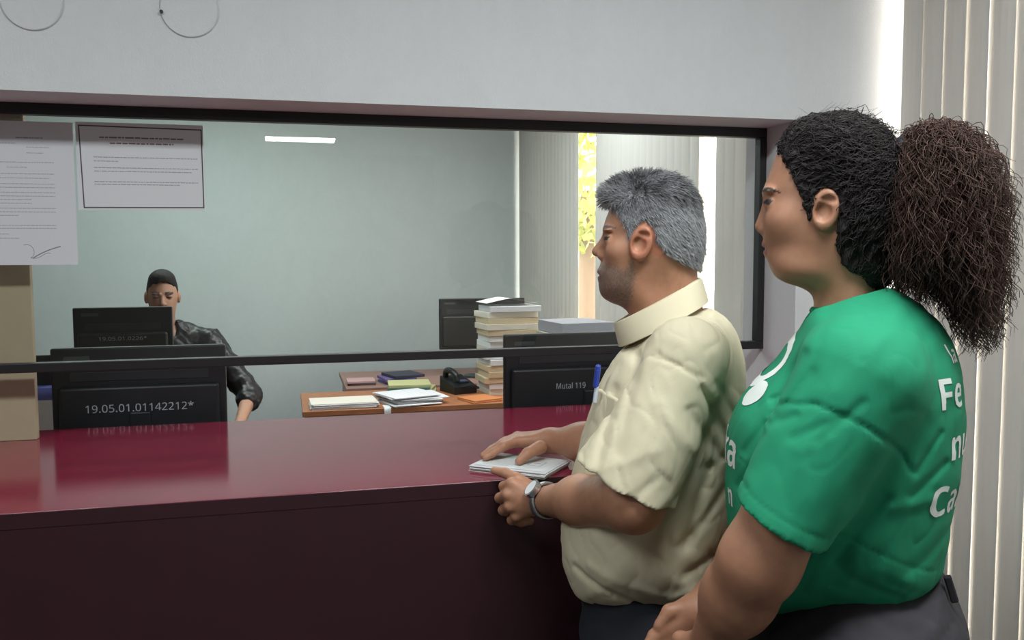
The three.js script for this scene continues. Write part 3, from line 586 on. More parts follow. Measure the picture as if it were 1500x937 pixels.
  const fb = (() => {
    const bones = [], ch = (pts, rs) => { for (let i = 0; i + 1 < pts.length; i++) bones.push([pts[i], pts[i + 1], rs[i], rs[i + 1]]); };
    const back = [0, 0.019, 0.038, 0.055], kn = [];
    for (let i = 0; i < 4; i++) {
      const z = -back[i];
      const sh = (q) => [q[0] - back[i] * 0.12, q[1], q[2] + z + 0.012];
      const k = sh(onTop(758, 645, 0.035 - 0.002 * i)); kn.push(k); bones.push([fw, k, 0.023, 0.0125]);
      const len = [1, 1.1, 1.04, 0.85][i], kx = (x) => 758 + (x - 758) * len;
      ch([k, sh(onTop(kx(738), 652, 0.030)), sh(onTop(kx(722), 662, 0.016)), sh(onTop(kx(713), 668, 0.0085))], [0.0118, 0.0105, 0.0093, 0.008]);
    }
    const t = (x, y, h, dz) => { const q = onTop(x, y, h); return [q[0], q[1], q[2] + dz]; };
    ch([t(793, 652, 0.030, 0.02), t(775, 660, 0.022, 0.028), t(763, 671, 0.0095, 0.026)], [0.016, 0.0125, 0.0095]);
    return { bones, kn };
  })();
  const farF = (p) => {
    let d = smin(cone(p, fe, lerp3(fe, fw, 0.5), 0.048, 0.040), cone(p, lerp3(fe, fw, 0.45), fw, 0.041, 0.027), 0.03);
    let h = 1; fb.bones.forEach((b, i) => { h = smin(h, cone(p, ...b), i % 4 === 0 ? 0.010 : 0.005); });
    return smin(d, h, 0.014);
  };
  const bx = bb([fe, fw, ...fb.kn, onTop(700, 668, 0)], 0.075);
  const farG = surface(farF, bx[0], bx[1], 0.003, skinAt);
  // rest of the body, under the clothes
  const torsoPts = [[914, 508], [893, 535], [872, 575], [852, 640], [836, 700], [824, 755], [820, 795], [828, 830], [848, 866], [900, 880], [1000, 880], [1056, 868], [1062, 820], [1070, 750], [1082, 670], [1091, 600], [1093, 550], [1087, 510], [1070, 472], [1052, 456], [1036, 450], [975, 478]];
  const torsoP = polyField(o(torsoPts), 4, 0.002);
  const sh1 = L(1006, 522, 0.155), sh2 = L(1000, 505, -0.165), hipY = L(950, 900)[1], hx = L(950, 900)[0];
  const core = (p) => {
    let d = inflate(-torsoP(p[0], p[1]) - 0.030, p[2], 0.14, 0.148);
    d = smin(d, cone(p, sh1, upA, 0.055, 0.05), 0.03); d = smin(d, cone(p, sh2, fe, 0.055, 0.045), 0.03);
    for (const s of [-1, 1]) {
      d = smin(d, cone(p, [hx + 0.01, hipY - 0.07, s * 0.08], [hx, 0.47, s * 0.09], 0.07, 0.052), 0.04);
      d = smin(d, cone(p, [hx, 0.47, s * 0.09], [hx + 0.02, 0.09, s * 0.095], 0.052, 0.038), 0.02);
      d = smin(d, cone(p, [hx + 0.03, 0.05, s * 0.095], [hx - 0.13, 0.04, s * 0.10], 0.035, 0.03), 0.02);
    }
    return d;
  };
  const tl = L(810, 880), tr = L(1105, 400);
  const coreG = surface(core, [tl[0] - 0.12, 0.0, -0.32], [tr[0] + 0.02, tr[1], 0.30], 0.011, skinAt);
  mesh('body', mergeBodies([coreG, headG, nearG, farG]), M.skin, g);
  // shirt
  const hem1 = L(858, 684, 0.24), hem2 = L(986, 754, 0.24), sE = L(904, 758, 0.215), hd = [hem2[0] - hem1[0], hem2[1] - hem1[1]], hn = Math.hypot(...hd);
  const hemCut = (p) => ((p[0] - hem1[0]) * hd[1] - (p[1] - hem1[1]) * hd[0]) / hn;      // > 0 below the hem line
  const hemPts = o([[824, 770], [828, 832], [846, 854], [862, 860], [900, 856], [930, 852], [960, 862], [985, 866], [1010, 862], [1040, 858], [1075, 862]]);
  const folds = [[[[1018, 545], [1066, 640]], 9, 6], [[[1000, 570], [1050, 650]], 6, 7], [[[1040, 540], [1078, 620]], 6, 6], [[[960, 500], [1020, 530]], 4, 4], [[[935, 515], [912, 620]], 7, 8], [[[905, 560], [878, 670]], 8, 8], [[[960, 560], [1010, 620]], -4, 9], [[[975, 700], [1035, 600]], 5, 8], [[[1000, 760], [1060, 690]], 7, 8], [[[1000, 800], [1062, 780]], 8, 9], [[[990, 830], [1055, 812]], -6, 8], [[[850, 800], [935, 846]], 7, 6], [[[870, 790], [985, 838]], -5, 9], [[[905, 690], [960, 650]], 4, 7], [[[885, 640], [960, 615]], -3, 9], [[[930, 720], [975, 690]], 4, 5], [[[1000, 760], [1030, 660]], 12, 10]].map(([s, d, w]) => [o(s), d * 0.0006, w * 0.9 * px]);
  const slM = lerp3(sh1, sE, 0.5), slF1 = L(890, 702, 0.205);
  const seamLine = o([[955, 505], [985, 512], [1012, 530], [1030, 570], [1040, 620], [1035, 665]]);
  const shirtF = (p) => {
    let d = inflate(-torsoP(p[0], p[1]), p[2], 0.15, p[2] < 0 ? 0.155 : 0.178);
    d = smin(d, cone(p, L0.neckS, sh1, 0.042, 0.062), 0.05); d = smin(d, cone(p, L0.neckS2, sh2, 0.042, 0.062), 0.05);
    const sl = smax(smin(cone(p, sh1, sE, 0.071, 0.090), cone(p, slM, slF1, 0.07, 0.066), 0.04), hemCut(p), 0.003);
    d = smin(d, sl, 0.014);
    const slF = smax(cone(p, sh2, fe, 0.068, 0.08), p[0] * 0 + (L0.cutF - p[0]), 0.006);
    d = smin(d, slF, 0.03);
    const n = noise3(p[0] * 9 + p[1] * 4, p[1] * 7 - p[0] * 5, p[2] * 7), n2 = noise3(p[0] * 22 + 4, p[1] * 16 + p[0] * 14, p[2] * 14);
    const rg = 1 - Math.abs(noise3(p[0] * 13 + 3, p[1] * 9 + p[0] * 8, p[2] * 12)), rg2 = 1 - Math.abs(noise3(p[0] * 26 - 7, p[1] * 14 - p[0] * 16, p[2] * 20 + 3)); d += 0.002 * n * Math.abs(n) + 0.0008 * n2 + 0.0016 * rg ** 7 + 0.0007 * rg2 ** 6;
    if (p[2] > 0) for (const [s, a, w] of folds) { const q = seg2(p[0], p[1], s[0], s[1]); if (q < 4 * w) d += a * Math.exp(-q * q / (w * w)); }
    if (p[2] > 0.08) { let q = 1; for (let i = 0; i + 1 < seamLine.length; i++) q = Math.min(q, seg2(p[0], p[1], seamLine[i], seamLine[i + 1])); d += 0.0022 * Math.exp(-((q / 0.0028) ** 2)); }
    return d;
  };
  const L0 = { neckS: L(988, 496, 0.06), neckS2: L(988, 496, -0.06), cutF: L(862, 660, -0.2)[0] };
  const hemY = (x) => { for (let i = 0; i + 1 < hemPts.length; i++) if (x < hemPts[i + 1][0]) return mix(hemPts[i][1], hemPts[i + 1][1], clamp((x - hemPts[i][0]) / (hemPts[i + 1][0] - hemPts[i][0]), 0, 1)); return hemPts[hemPts.length - 1][1]; };
  const nh1 = L(968, 442), nh2 = L(925, 380), neckHole = (p) => -cone(p, nh1, nh2, 0.064, 0.09);
  const shirtAll = (p) => smax(smax(shirtF(p), hemY(p[0]) - p[1], 0.006), neckHole(p), 0.006);
  M.shirt = cloth(lin(0.66, 0.60, 0.43), 0.85);
  const shirt = mesh('shirt', surface(shirtAll, [tl[0] - 0.03, tl[1] - 0.03, -0.31], [tr[0] + 0.04, tr[1] + 0.02, 0.31], 0.0036, null), M.shirt, g);
  // collar: a folded band round the neck, open at the throat
  {
    const ring = (back, front, hw, n = 44) => { const a = L(...back), b = L(...front), out = []; for (let i = 0; i <= n; i++) { const t = (i / n - 0.5) * 2 * Math.PI * 0.955, c = Math.cos(t), s = Math.sin(t), u = (1 + c) / 2; out.push([mix(b[0], a[0], u), mix(b[1], a[1], u), hw * s * (1 + 0.12 * c)]); } return out; };
    const rs = [ring([1016, 436], [916, 492], 0.060), ring([1020, 412], [912, 474], 0.060), ring([1024, 406], [901, 472], 0.063), ring([1029, 409], [898, 474], 0.067), ring([1038, 440], [906, 507], 0.102), ring([1034, 442], [910, 507], 0.097)];
    const pos = [], idx = [], n = rs[0].length, m = rs.length;
    for (let i = 0; i < n; i++) for (const r of rs) pos.push(...r[i]);
    for (let i = 0; i < n - 1; i++) for (let k = 0; k < m; k++) { const a = i * m + k, b = i * m + (k + 1) % m; idx.push(a, a + m, b, b, a + m, b + m); }
    const cg = new THREE.BufferGeometry(); cg.setAttribute('position', new THREE.Float32BufferAttribute(pos, 3)); cg.setIndex(idx); cg.setAttribute('uv', new THREE.Float32BufferAttribute(new Float32Array(n * m * 2).map((_, i) => pos[(i >> 1) * 3 + (i & 1)]), 2)); cg.computeVertexNormals();
    mesh('collar', cg, M.shirt, shirt);
    const pk = L(874, 612, 0.075), pg = new RoundedBoxGeometry(0.085, 0.10, 0.012, 3, 0.005); pg.rotateY(-1.05); pg.rotateZ(-0.22); pg.translate(pk[0] + 0.012, pk[1], pk[2] + 0.01); mesh('chest_pocket', pg, M.shirt, shirt);
    const pp = L(872, 571, 0.085), pen = thing('pen', 'blue capped pen in the shirt pocket of the man', 'pen', V3(pp[0], pp[1], pp[2]).applyAxisAngle(V3(0, 1, 0), man.turn).add(man.org).toArray(), man.turn);
    const blue = std(lin(0.03, 0.06, 0.38), 0.3), cap = new THREE.CapsuleGeometry(0.0055, 0.035, 4, 12); cap.translate(0, 0.026, 0); cap.rotateZ(-0.12); mesh('pen_cap', cap, blue, pen);
    const clip = new RoundedBoxGeometry(0.004, 0.034, 0.0025, 2, 0.001); clip.translate(0, 0.022, 0.0075); clip.rotateZ(-0.12); mesh('pen_clip', clip, blue, pen);
    const bar = new THREE.CylinderGeometry(0.0042, 0.0042, 0.03, 12); bar.translate(0.002, -0.008, 0); bar.rotateZ(-0.12); mesh('pen_barrel', bar, std(lin(0.6, 0.65, 0.75), 0.3), pen);
  }
  // trousers and shoes
  const trousers = (p) => {
    let d = smax(inflate(-torsoP(p[0], p[1]) - 0.008, p[2], 0.14, 0.165), p[1] - L(900, 845)[1], 0.01);
    d = smin(d, ell(p, [hx + 0.01, hipY - 0.03, 0], [0.15, 0.13, 0.185]), 0.04);
    for (const s of [-1, 1]) { d = smin(d, cone(p, [hx, hipY - 0.06, s * 0.085], [hx, 0.47, s * 0.09], 0.105, 0.078), 0.03); d = smin(d, cone(p, [hx, 0.47, s * 0.09], [hx + 0.02, 0.05, s * 0.095], 0.078, 0.062), 0.02); }
    d += 0.004 * noise3(p[0] * 10, p[1] * 6, p[2] * 10);
    return smax(d, 0.05 - p[1], 0.004);
  };
  mesh('trousers', surface(trousers, [hx - 0.25, 0.03, -0.25], [hx + 0.25, L(900, 840)[1] + 0.02, 0.25], 0.008, null), cloth(lin(0.012, 0.014, 0.022), 0.9), g);
  for (const s of [-1, 1]) mesh('shoe', surface((p) => smax(smin(ell(p, [hx - 0.10, 0.035, s * 0.10], [0.11, 0.05, 0.05]), ell(p, [hx + 0.02, 0.045, s * 0.098], [0.07, 0.06, 0.045]), 0.03), -p[1], 0.003), [hx - 0.24, -0.01, s * 0.1 - 0.08], [hx + 0.12, 0.13, s * 0.1 + 0.08], 0.006, null), std(lin(0.01, 0.008, 0.007), 0.4), g);
  // wrist watch
  {
    const ax = V3(wri[0] - elb[0], wri[1] - elb[1], wri[2] - elb[2]).normalize(), c = V3(...lerp3(elb, wri, 0.93)), qn = new THREE.Quaternion().setFromUnitVectors(V3(0, 0, 1), ax);
    const w = new THREE.Group(); w.name = 'wrist_watch'; w.position.copy(c); w.quaternion.copy(qn); g.add(w);
    const band = new THREE.TorusGeometry(0.0345, 0.0042, 8, 40); band.scale(1, 1, 2.2); mesh('strap', band, std(lin(0.42, 0.44, 0.46), 0.3, { metalness: 0.9 }), w);
    const out = V3(0, 0.62, 0.78).applyQuaternion(qn.clone().invert()); out.z = 0; out.normalize(); const ang = Math.atan2(out.y, out.x);
    const cs = new THREE.CylinderGeometry(0.019, 0.020, 0.011, 32); cs.rotateZ(Math.PI / 2); cs.translate(0.039, 0, 0); cs.rotateZ(ang); mesh('watch_case', cs, std(lin(0.55, 0.57, 0.6), 0.2, { metalness: 0.9 }), w);
    const dl = new THREE.CircleGeometry(0.016, 32); dl.rotateY(Math.PI / 2); dl.translate(0.0451, 0, 0); dl.rotateZ(ang); mesh('dial', dl, std(lin(0.75, 0.77, 0.8), 0.3), w);
  }
  // hair
  const region = polyField(o([[897, 300], [888, 297], [870, 300], [868, 240], [960, 230], [1060, 240], [1060, 398], [1024, 396], [1000, 386], [978, 374], [963, 358], [957, 336], [946, 326], [936, 328], [932, 338], [929, 354], [921, 352], [917, 334], [908, 320], [900, 308]]), 2, 0.0015);
  const outer = polyField(o([[883, 298], [882, 287], [891, 274], [907, 263], [932, 256], [965, 254], [998, 262], [1014, 277], [1026, 304], [1030, 335], [1028, 370], [1021, 406], [1000, 425], [960, 430], [930, 420], [910, 380], [895, 320]]), 3, 0.0015);
  const hairF = (p) => {
    const low = sstep(hm[1] - 0.0, hm[1] - 0.06, p[1]), W = mix(mix(0.071, 0.084, sstep(-0.07, 0.02, p[0] - hm[0])), 0.082, low);
    let d = inflate(-outer(p[0], p[1]), p[2], 0.075, W);
    { const lw = sstep(hm[1] - 0.02, hm[1] - 0.11, p[1]); d = Math.min(d, inflate(-headP(p[0], p[1]), p[2], mix(0.075, 0.055, lw), mix(mix(0.068, 0.079, sstep(-0.07, 0.03, p[0] - hm[0])), 0.060, lw)) - 0.004); }
    d = smax(d, region(p[0], p[1]) + 0.002 * noise3(p[0] * 150, p[1] * 150, p[2] * 150), 0.006);
    return d + 0.0012 * noise3(p[0] * 120, p[1] * 60 + p[0] * 60, p[2] * 120) + 0.001 * noise3(p[0] * 50, p[1] * 50, p[2] * 50);
  };
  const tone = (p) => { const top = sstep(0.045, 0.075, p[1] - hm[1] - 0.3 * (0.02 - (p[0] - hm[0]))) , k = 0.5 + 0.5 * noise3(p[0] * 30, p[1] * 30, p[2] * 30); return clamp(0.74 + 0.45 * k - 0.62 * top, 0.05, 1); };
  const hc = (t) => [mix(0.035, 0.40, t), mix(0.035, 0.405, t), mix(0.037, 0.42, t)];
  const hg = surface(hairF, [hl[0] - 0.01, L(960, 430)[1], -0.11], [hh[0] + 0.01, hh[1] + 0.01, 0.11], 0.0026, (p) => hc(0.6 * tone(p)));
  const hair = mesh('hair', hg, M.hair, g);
  const list = [], hp = hg.attributes.position, hnr = hg.attributes.normal;
  for (let i = 0; i < 15000; i++) {
    const k = Math.floor(rnd() * hp.count), p = [hp.getX(k), hp.getY(k), hp.getZ(k)], n = [hnr.getX(k), hnr.getY(k), hnr.getZ(k)];
    if (head([p[0] - n[0] * 0.001, p[1] - n[1] * 0.001, p[2] - n[2] * 0.001]) < 0) continue;
    const front = sstep(0.0, -0.07, p[0] - hm[0]), up = sstep(0.04, 0.08, p[1] - hm[1]);
    let d = V3(mix(0.7, -0.5, front * up) + 0.5 * (rnd() - 0.5), mix(-0.55, 0.35, front * up) + 0.5 * (rnd() - 0.5), 0.3 * (rnd() - 0.5)); const nv = V3(...n); d.addScaledVector(nv, -d.dot(nv) + 0.22 + 0.15 * up + 0.2 * rnd()).normalize();
    const len = mix(0.007, 0.015, up) * (0.7 + 0.6 * rnd()), t = clamp(tone(p) + 0.55 * (rnd() - 0.4), 0, 1);
    list.push({ pts: [p, [p[0] + d.x * len * 0.5, p[1] + d.y * len * 0.5, p[2] + d.z * len * 0.5], [p[0] + d.x * len, p[1] + d.y * len - len * 0.12, p[2] + d.z * len]], c: hc(t), r: 0.8 + 0.5 * rnd() });
  }
  const st = strands('hair_strands', list, M.hair, hair, 0.00055, 0.0002); st.userData.kind = 'stuff';
}

// ---------- woman in the green T-shirt ----------
const woman = sideFrame(1230, 1.40);
{
  const { L } = woman, o = (pts) => outline(woman, pts), px = 1.40 / 1300;
  const g = thing('person', 'woman in a green T-shirt with curly hair in a big ponytail', 'person', woman.org.toArray(), woman.turn);
  const skinC = [0.42, 0.205, 0.125];
  const headP = polyField(o([[1150, 205], [1137, 228], [1127, 255], [1119, 275], [1117, 286], [1121, 296], [1122, 310], [1121, 330], [1118, 346], [1119, 356], [1121, 366], [1122, 376], [1128, 390], [1137, 402], [1152, 409], [1172, 416], [1190, 434], [1192, 462], [1205, 520], [1290, 520], [1292, 450], [1290, 410], [1306, 360], [1316, 310], [1314, 260], [1296, 218], [1266, 190], [1230, 178], [1190, 182], [1165, 192]]), 4, 0.0015);
  const hm = L(1215, 300), ears = [1, -1].map((s) => [L(1210, 312), s]);
  const nB = L(1122, 298), nT = L(1107.5, 331), nW = L(1119, 337), lU = L(1121, 358), lL = L(1123.5, 370), eye = L(1130, 297);
  const jaw = L(1178, 394, 0.03);
  const head = (p) => {
    const e = -headP(p[0], p[1]), y = p[1], x = p[0], low = sstep(hm[1] - 0.03, hm[1] - 0.12, y);
    const W = mix(mix(0.066, 0.076, sstep(-0.06, 0.04, x - hm[0])), 0.062, low), R = mix(0.075, 0.06, low);
    let d = inflate(e, p[2], R, W);
    const z = Math.abs(p[2]), q = [x, y, z];
    d = smin(d, cone(q, [nB[0] + 0.004, nB[1], 0], [nT[0] + 0.008, nT[1], 0], 0.0065, 0.010), 0.012);
    d = smin(d, ell(q, [nW[0] + 0.004, nW[1], 0.011], [0.010, 0.0075, 0.008]), 0.007);
    d = smin(d, ell(q, [lU[0] + 0.004, lU[1], 0], [0.009, 0.006, 0.023]), 0.006);
    d = smin(d, ell(q, [lL[0] + 0.004, lL[1], 0], [0.009, 0.0065, 0.020]), 0.006);
    d = smax(d, -ell(q, [lU[0] - 0.004, (lU[1] + lL[1]) / 2, 0], [0.009, 0.0015, 0.022]), 0.003);
    d = smax(d, -ell(q, [eye[0] - 0.012, eye[1], 0.033], [0.017, 0.011, 0.017]), 0.012);
    d = smin(d, ell(q, [eye[0] + 0.003, eye[1], 0.032], [0.0125, 0.011, 0.0125]), 0.003);
    d = smin(d, ell(q, [eye[0] - 0.002, eye[1] + 0.016, 0.03], [0.010, 0.006, 0.024]), 0.010);
    d = smin(d, ell(q, [eye[0] + 0.026, eye[1] - 0.03, 0.036], [0.026, 0.022, 0.022]), 0.03);
    d = smin(d, ell(q, jaw, [0.036, 0.02, 0.03]), 0.03);
    for (const [c, s] of ears) { if (Math.abs(x - c[0]) < 0.05 && Math.abs(y - c[1]) < 0.06) d = smin(d, earField(p, c, 0.066, -0.12, s, 0.075), 0.006); }
    return d;
  };
  const brow = polyField(o([[1112, 283], [1120, 277], [1134, 278], [1150, 288], [1134, 283], [1120, 283]]), 2, 0.001);
  const lid = polyField(o([[1119, 299], [1126, 294], [1138, 297], [1128, 302]]), 2, 0.001);
  const headColor = (p) => {
    const n = 1 + 0.05 * noise3(p[0] * 60, p[1] * 60, p[2] * 60) + 0.03 * noise3(p[0] * 220, p[1] * 220, p[2] * 220); let out = skinC.map((v) => v * n);
    if (brow(p[0], p[1]) < 0 && Math.abs(p[2]) > 0.01) out = [0.022, 0.015, 0.012];
    if (lid(p[0], p[1]) < 0 && Math.abs(p[2]) > 0.018 && Math.abs(p[2]) < 0.047) out = [0.03, 0.02, 0.018];
    if (Math.abs(p[1] - (lU[1] + lL[1]) / 2) < 0.0105 && p[0] < lU[0] + 0.008 && Math.abs(p[2]) < 0.023) out = [0.34, 0.12, 0.105];
    return out;
  };
  const hl = L(1095, 525), hh = L(1335, 160);
  const headG = surface(head, [hl[0], hl[1], -0.11], [hh[0], hh[1], 0.11], 0.0024, headColor);
  const skinAt = (p) => { const n = 1 + 0.06 * noise3(p[0] * 50, p[1] * 50, p[2] * 50) + 0.04 * noise3(p[0] * 230, p[1] * 230, p[2] * 230); return skinC.map((v) => v * n); };
  // arms: both hands clasped low in front
  const sh1 = L(1258, 556, 0.145), sh2 = L(1240, 535, -0.175), elb = L(1112, 822, 0.205), wri = L(1036, 948, 0.095), elb2 = L(1125, 812, -0.185), wri2 = L(1024, 893, 0.005);
  const handBones = (w, s, K0) => {
    const b = [], ch = (pts, rs) => { for (let i = 0; i + 1 < pts.length; i++) b.push([pts[i], pts[i + 1], rs[i], rs[i + 1]]); };
    const dirv = [-0.045, -0.062, -0.028 * s], add = (q, v, k = 1) => [q[0] + v[0] * k, q[1] + v[1] * k, q[2] + v[2] * k];
    for (let i = 0; i < 4; i++) {
      const off = [-0.026 + 0.017 * i, 0.020 - 0.013 * i, 0.004 * i * s], k = add(add(w, dirv), off, 0.9);
      b.push([w, k, 0.023, 0.0125]);
      const l = [1, 1.08, 1, 0.82][i], p1 = add(k, [-0.018 * l, -0.028 * l, -0.016 * s]), p2 = add(p1, [0.004, -0.022 * l, -0.018 * s]), p3 = add(p2, [0.012, -0.010 * l, -0.012 * s]); ch([k, p1, p2, p3], [0.0115, 0.0105, 0.0092, 0.008]);
    }
    const t0 = add(w, [-0.02, 0.004, -0.006 * s]), t1 = add(t0, [-0.026, -0.006, -0.014 * s]), t2 = add(t1, [-0.016, -0.022, -0.010 * s]); ch([t0, t1, t2], [0.016, 0.0125, 0.0095]);
    return b;
  };
  const hb1 = handBones(wri, 1), hb2 = handBones(wri2, -1);
  const armF = (e, w, up, bones) => (p) => {
    let d = smin(cone(p, e, lerp3(e, w, 0.4), 0.052, 0.050), cone(p, lerp3(e, w, 0.35), w, 0.050, 0.030), 0.03);
    d = smin(d, cone(p, up, e, 0.060, 0.052), 0.03);
    let h = 1; bones.forEach((q) => { h = smin(h, cone(p, ...q), 0.006); });
    return smin(d, h, 0.014);
  };
  const bb = (pts, m) => [[0, 1, 2].map((k) => Math.min(...pts.map((q) => q[k])) - m), [0, 1, 2].map((k) => Math.max(...pts.map((q) => q[k])) + m)];
  const up1 = L(1175, 700, 0.205), up2 = L(1170, 700, -0.2);
  const b1 = bb([elb, wri, up1, ...hb1.map((q) => q[1])], 0.065), b2 = bb([elb2, wri2, up2, ...hb2.map((q) => q[1])], 0.065);
  const armG = surface(armF(elb, wri, up1, hb1), b1[0], b1[1], 0.0032, skinAt), armG2 = surface(armF(elb2, wri2, up2, hb2), b2[0], b2[1], 0.004, skinAt);
  // torso
  const torsoPts = [[1196, 452], [1166, 486], [1135, 526], [1104, 558], [1080, 588], [1067, 628], [1064, 690], [1066, 760], [1074, 830], [1094, 878], [1200, 890], [1320, 878], [1372, 846], [1388, 790], [1401, 720], [1411, 655], [1414, 595], [1407, 535], [1386, 485], [1352, 448], [1318, 428], [1296, 424], [1250, 452]];
  const torsoP = polyField(o(torsoPts), 4, 0.002), hip = L(1235, 900);
  const core = (p) => {
    let d = inflate(-torsoP(p[0], p[1]) - 0.016, p[2], 0.15, 0.165);
    d = smin(d, cone(p, sh1, up1, 0.058, 0.055), 0.03); d = smin(d, cone(p, sh2, up2, 0.058, 0.055), 0.03);
    for (const s of [-1, 1]) {
      d = smin(d, cone(p, [hip[0] + 0.02, hip[1] - 0.08, s * 0.085], [hip[0], 0.46, s * 0.09], 0.085, 0.06), 0.04);
      d = smin(d, cone(p, [hip[0], 0.46, s * 0.09], [hip[0] + 0.03, 0.08, s * 0.095], 0.06, 0.04), 0.02);
      d = smin(d, cone(p, [hip[0] + 0.04, 0.045, s * 0.095], [hip[0] - 0.11, 0.035, s * 0.10], 0.033, 0.027), 0.02);
    }
    return d;
  };
  const tl = L(1055, 900), tr = L(1425, 415);
  const coreG = surface(core, [tl[0] - 0.05, 0.0, -0.30], [tr[0] + 0.02, tr[1], 0.30], 0.011, skinAt);
  mesh('body', mergeBodies([coreG, headG, armG, armG2]), M.skin, g);
  // T-shirt
  const hem1 = L(1082, 736, 0.24), hem2 = L(1197, 806, 0.24), hd = [hem2[0] - hem1[0], hem2[1] - hem1[1]], hn = Math.hypot(...hd), sE = L(1120, 804, 0.225);
  const cut = (p) => ((p[0] - hem1[0]) * hd[1] - (p[1] - hem1[1]) * hd[0]) / hn;
  const hemPts = o([[1060, 880], [1120, 876], [1200, 868], [1260, 868], [1310, 858], [1345, 848], [1372, 836], [1400, 824]]);
  const hemY = (x) => { for (let i = 0; i + 1 < hemPts.length; i++) if (x < hemPts[i + 1][0]) return mix(hemPts[i][1], hemPts[i + 1][1], clamp((x - hemPts[i][0]) / (hemPts[i + 1][0] - hemPts[i][0]), 0, 1)); return hemPts[7][1]; };
  const seam = o([[1136, 570], [1165, 560], [1200, 557], [1232, 568], [1262, 584], [1290, 606], [1312, 632], [1322, 656]]);
  const folds = [[[[1140, 572], [1185, 500]], 6, 5], [[[1150, 578], [1196, 520]], 5, 5], [[[1140, 588], [1175, 572]], 5, 4], [[[1172, 598], [1228, 572]], 5, 5], [[[1180, 612], [1215, 596]], -3, 6], [[[1330, 660], [1365, 612]], 7, 4], [[[1325, 690], [1372, 655]], 7, 5], [[[1300, 700], [1350, 700]], -4, 8], [[[1225, 770], [1290, 690]], 9, 7], [[[1240, 790], [1310, 830]], 6, 6], [[[1290, 800], [1340, 835]], 5, 6], [[[1220, 815], [1300, 850]], -5, 8], [[[1330, 790], [1380, 760]], 4, 7], [[[1100, 640], [1130, 600]], 6, 5], [[[1090, 690], [1112, 660]], 5, 5], [[[1225, 540], [1290, 470]], -3, 10], [[[1205, 600], [1258, 555]], 5, 5], [[[1130, 700], [1170, 640]], 2, 10], [[[1150, 760], [1250, 660]], 2, 12]].map(([s, d, w]) => [o(s), d * 0.0005, w * 1.15 * px]);
  const hemBand = (p) => { const c = cut(p); return c > -0.026 && c < 0 ? Math.exp(-(((c + 0.022) / 0.0016) ** 2)) : 0; };
  const shirtF = (p) => {
    let d = inflate(-torsoP(p[0], p[1]), p[2], 0.17, 0.185);
    d = smin(d, cone(p, L0.n1, sh1, 0.05, 0.062), 0.06); d = smin(d, cone(p, L0.n2, sh2, 0.05, 0.062), 0.06);
    const sl = smax(cone(p, sh1, sE, 0.090, 0.067), cut(p), 0.003), sl2 = smax(cone(p, sh2, up2, 0.075, 0.07), L0.c2 - p[1], 0.004);
    d = smin(smin(d, sl, 0.02), sl2, 0.02);
    const n = noise3(p[0] * 9 - p[1] * 3, p[1] * 7 + p[0] * 5, p[2] * 7); const rg = 1 - Math.abs(noise3(p[0] * 12 + 3, p[1] * 9 - p[0] * 9, p[2] * 12)); d += 0.001 * rg ** 8 + 0.002 * n * Math.abs(n) + 0.001 * noise3(p[0] * 24, p[1] * 16 - p[0] * 14, p[2] * 14);
    if (p[2] > 0) for (const [s, a, w] of folds) { const q = seg2(p[0], p[1], s[0], s[1]); if (q < 4 * w) d += a * Math.exp(-q * q / (w * w)); }
    if (p[2] > 0.08) { let q = 1; for (let i = 0; i + 1 < seam.length; i++) q = Math.min(q, seg2(p[0], p[1], seam[i], seam[i + 1])); d += 0.0028 * Math.exp(-((q / 0.0032) ** 2)); d += 0.0015 * hemBand(p); }
    return d;
  };
  const L0 = { n1: L(1262, 490, 0.06), n2: L(1255, 490, -0.06), c2: L(1150, 770, -0.2)[1], na: L(1243, 452), nb: L(1215, 370) };
  const shirtAll = (p) => smax(smax(shirtF(p), hemY(p[0]) - p[1], 0.006), -cone(p, L0.na, L0.nb, 0.060, 0.075), 0.006);
  M.tee = cloth(lin(0.007, 0.26, 0.13), 0.85, 0.00012);
  const tee = mesh('t_shirt', surface(shirtAll, [tl[0] - 0.03, tl[1] - 0.02, -0.30], [tr[0] + 0.03, tr[1] + 0.03, 0.31], 0.0038, null), M.tee, g);
  // print on the cloth: small patches that follow it
  const patch = (name, W, H, nu, nv, from, dir, right, up, draw, cw, chh) => {
    const gm = new THREE.PlaneGeometry(W, H, nu, nv), q = gm.attributes.position;
    for (let i = 0; i < q.count; i++) {
      const a = q.getX(i), b = q.getY(i); let p = [0, 1, 2].map((k) => from[k] + right[k] * a + up[k] * b), t = 0;
      for (let s = 0; s < 60; s++) { const d = shirtAll(p); if (d < 0.0012) break; p = p.map((v, k) => v + dir[k] * d * 0.7); t += d; if (t > 0.6) break; }
      q.setXYZ(i, ...p);
    }
    gm.computeVertexNormals();
    return mesh(name, gm, std(0xffffff, 0.8, { transparent: true, side: THREE.DoubleSide, map: canvasTex(cw, chh, draw) }), tee);
  };
  const white = '#dfe6e2';
  patch('back_print', 0.30, 0.26, 60, 50, [L(1400, 640)[0] + 0.15, L(1400, 620)[1], 0.0], [-1, 0, 0], [0, 0, -1], [0, 1, 0], (c, w, h) => {
    c.clearRect(0, 0, w, h); c.fillStyle = white; c.textBaseline = 'middle'; c.textAlign = 'left'; c.font = 'bold 104px sans-serif';
    c.fillText('Fe', 30, h * 0.27); c.fillText('nu', 78, h * 0.56); c.fillText('Can', 26, h * 0.86); c.font = 'bold 60px sans-serif'; c.fillText('la', 120, h * 0.07);
  }, 512, 448);
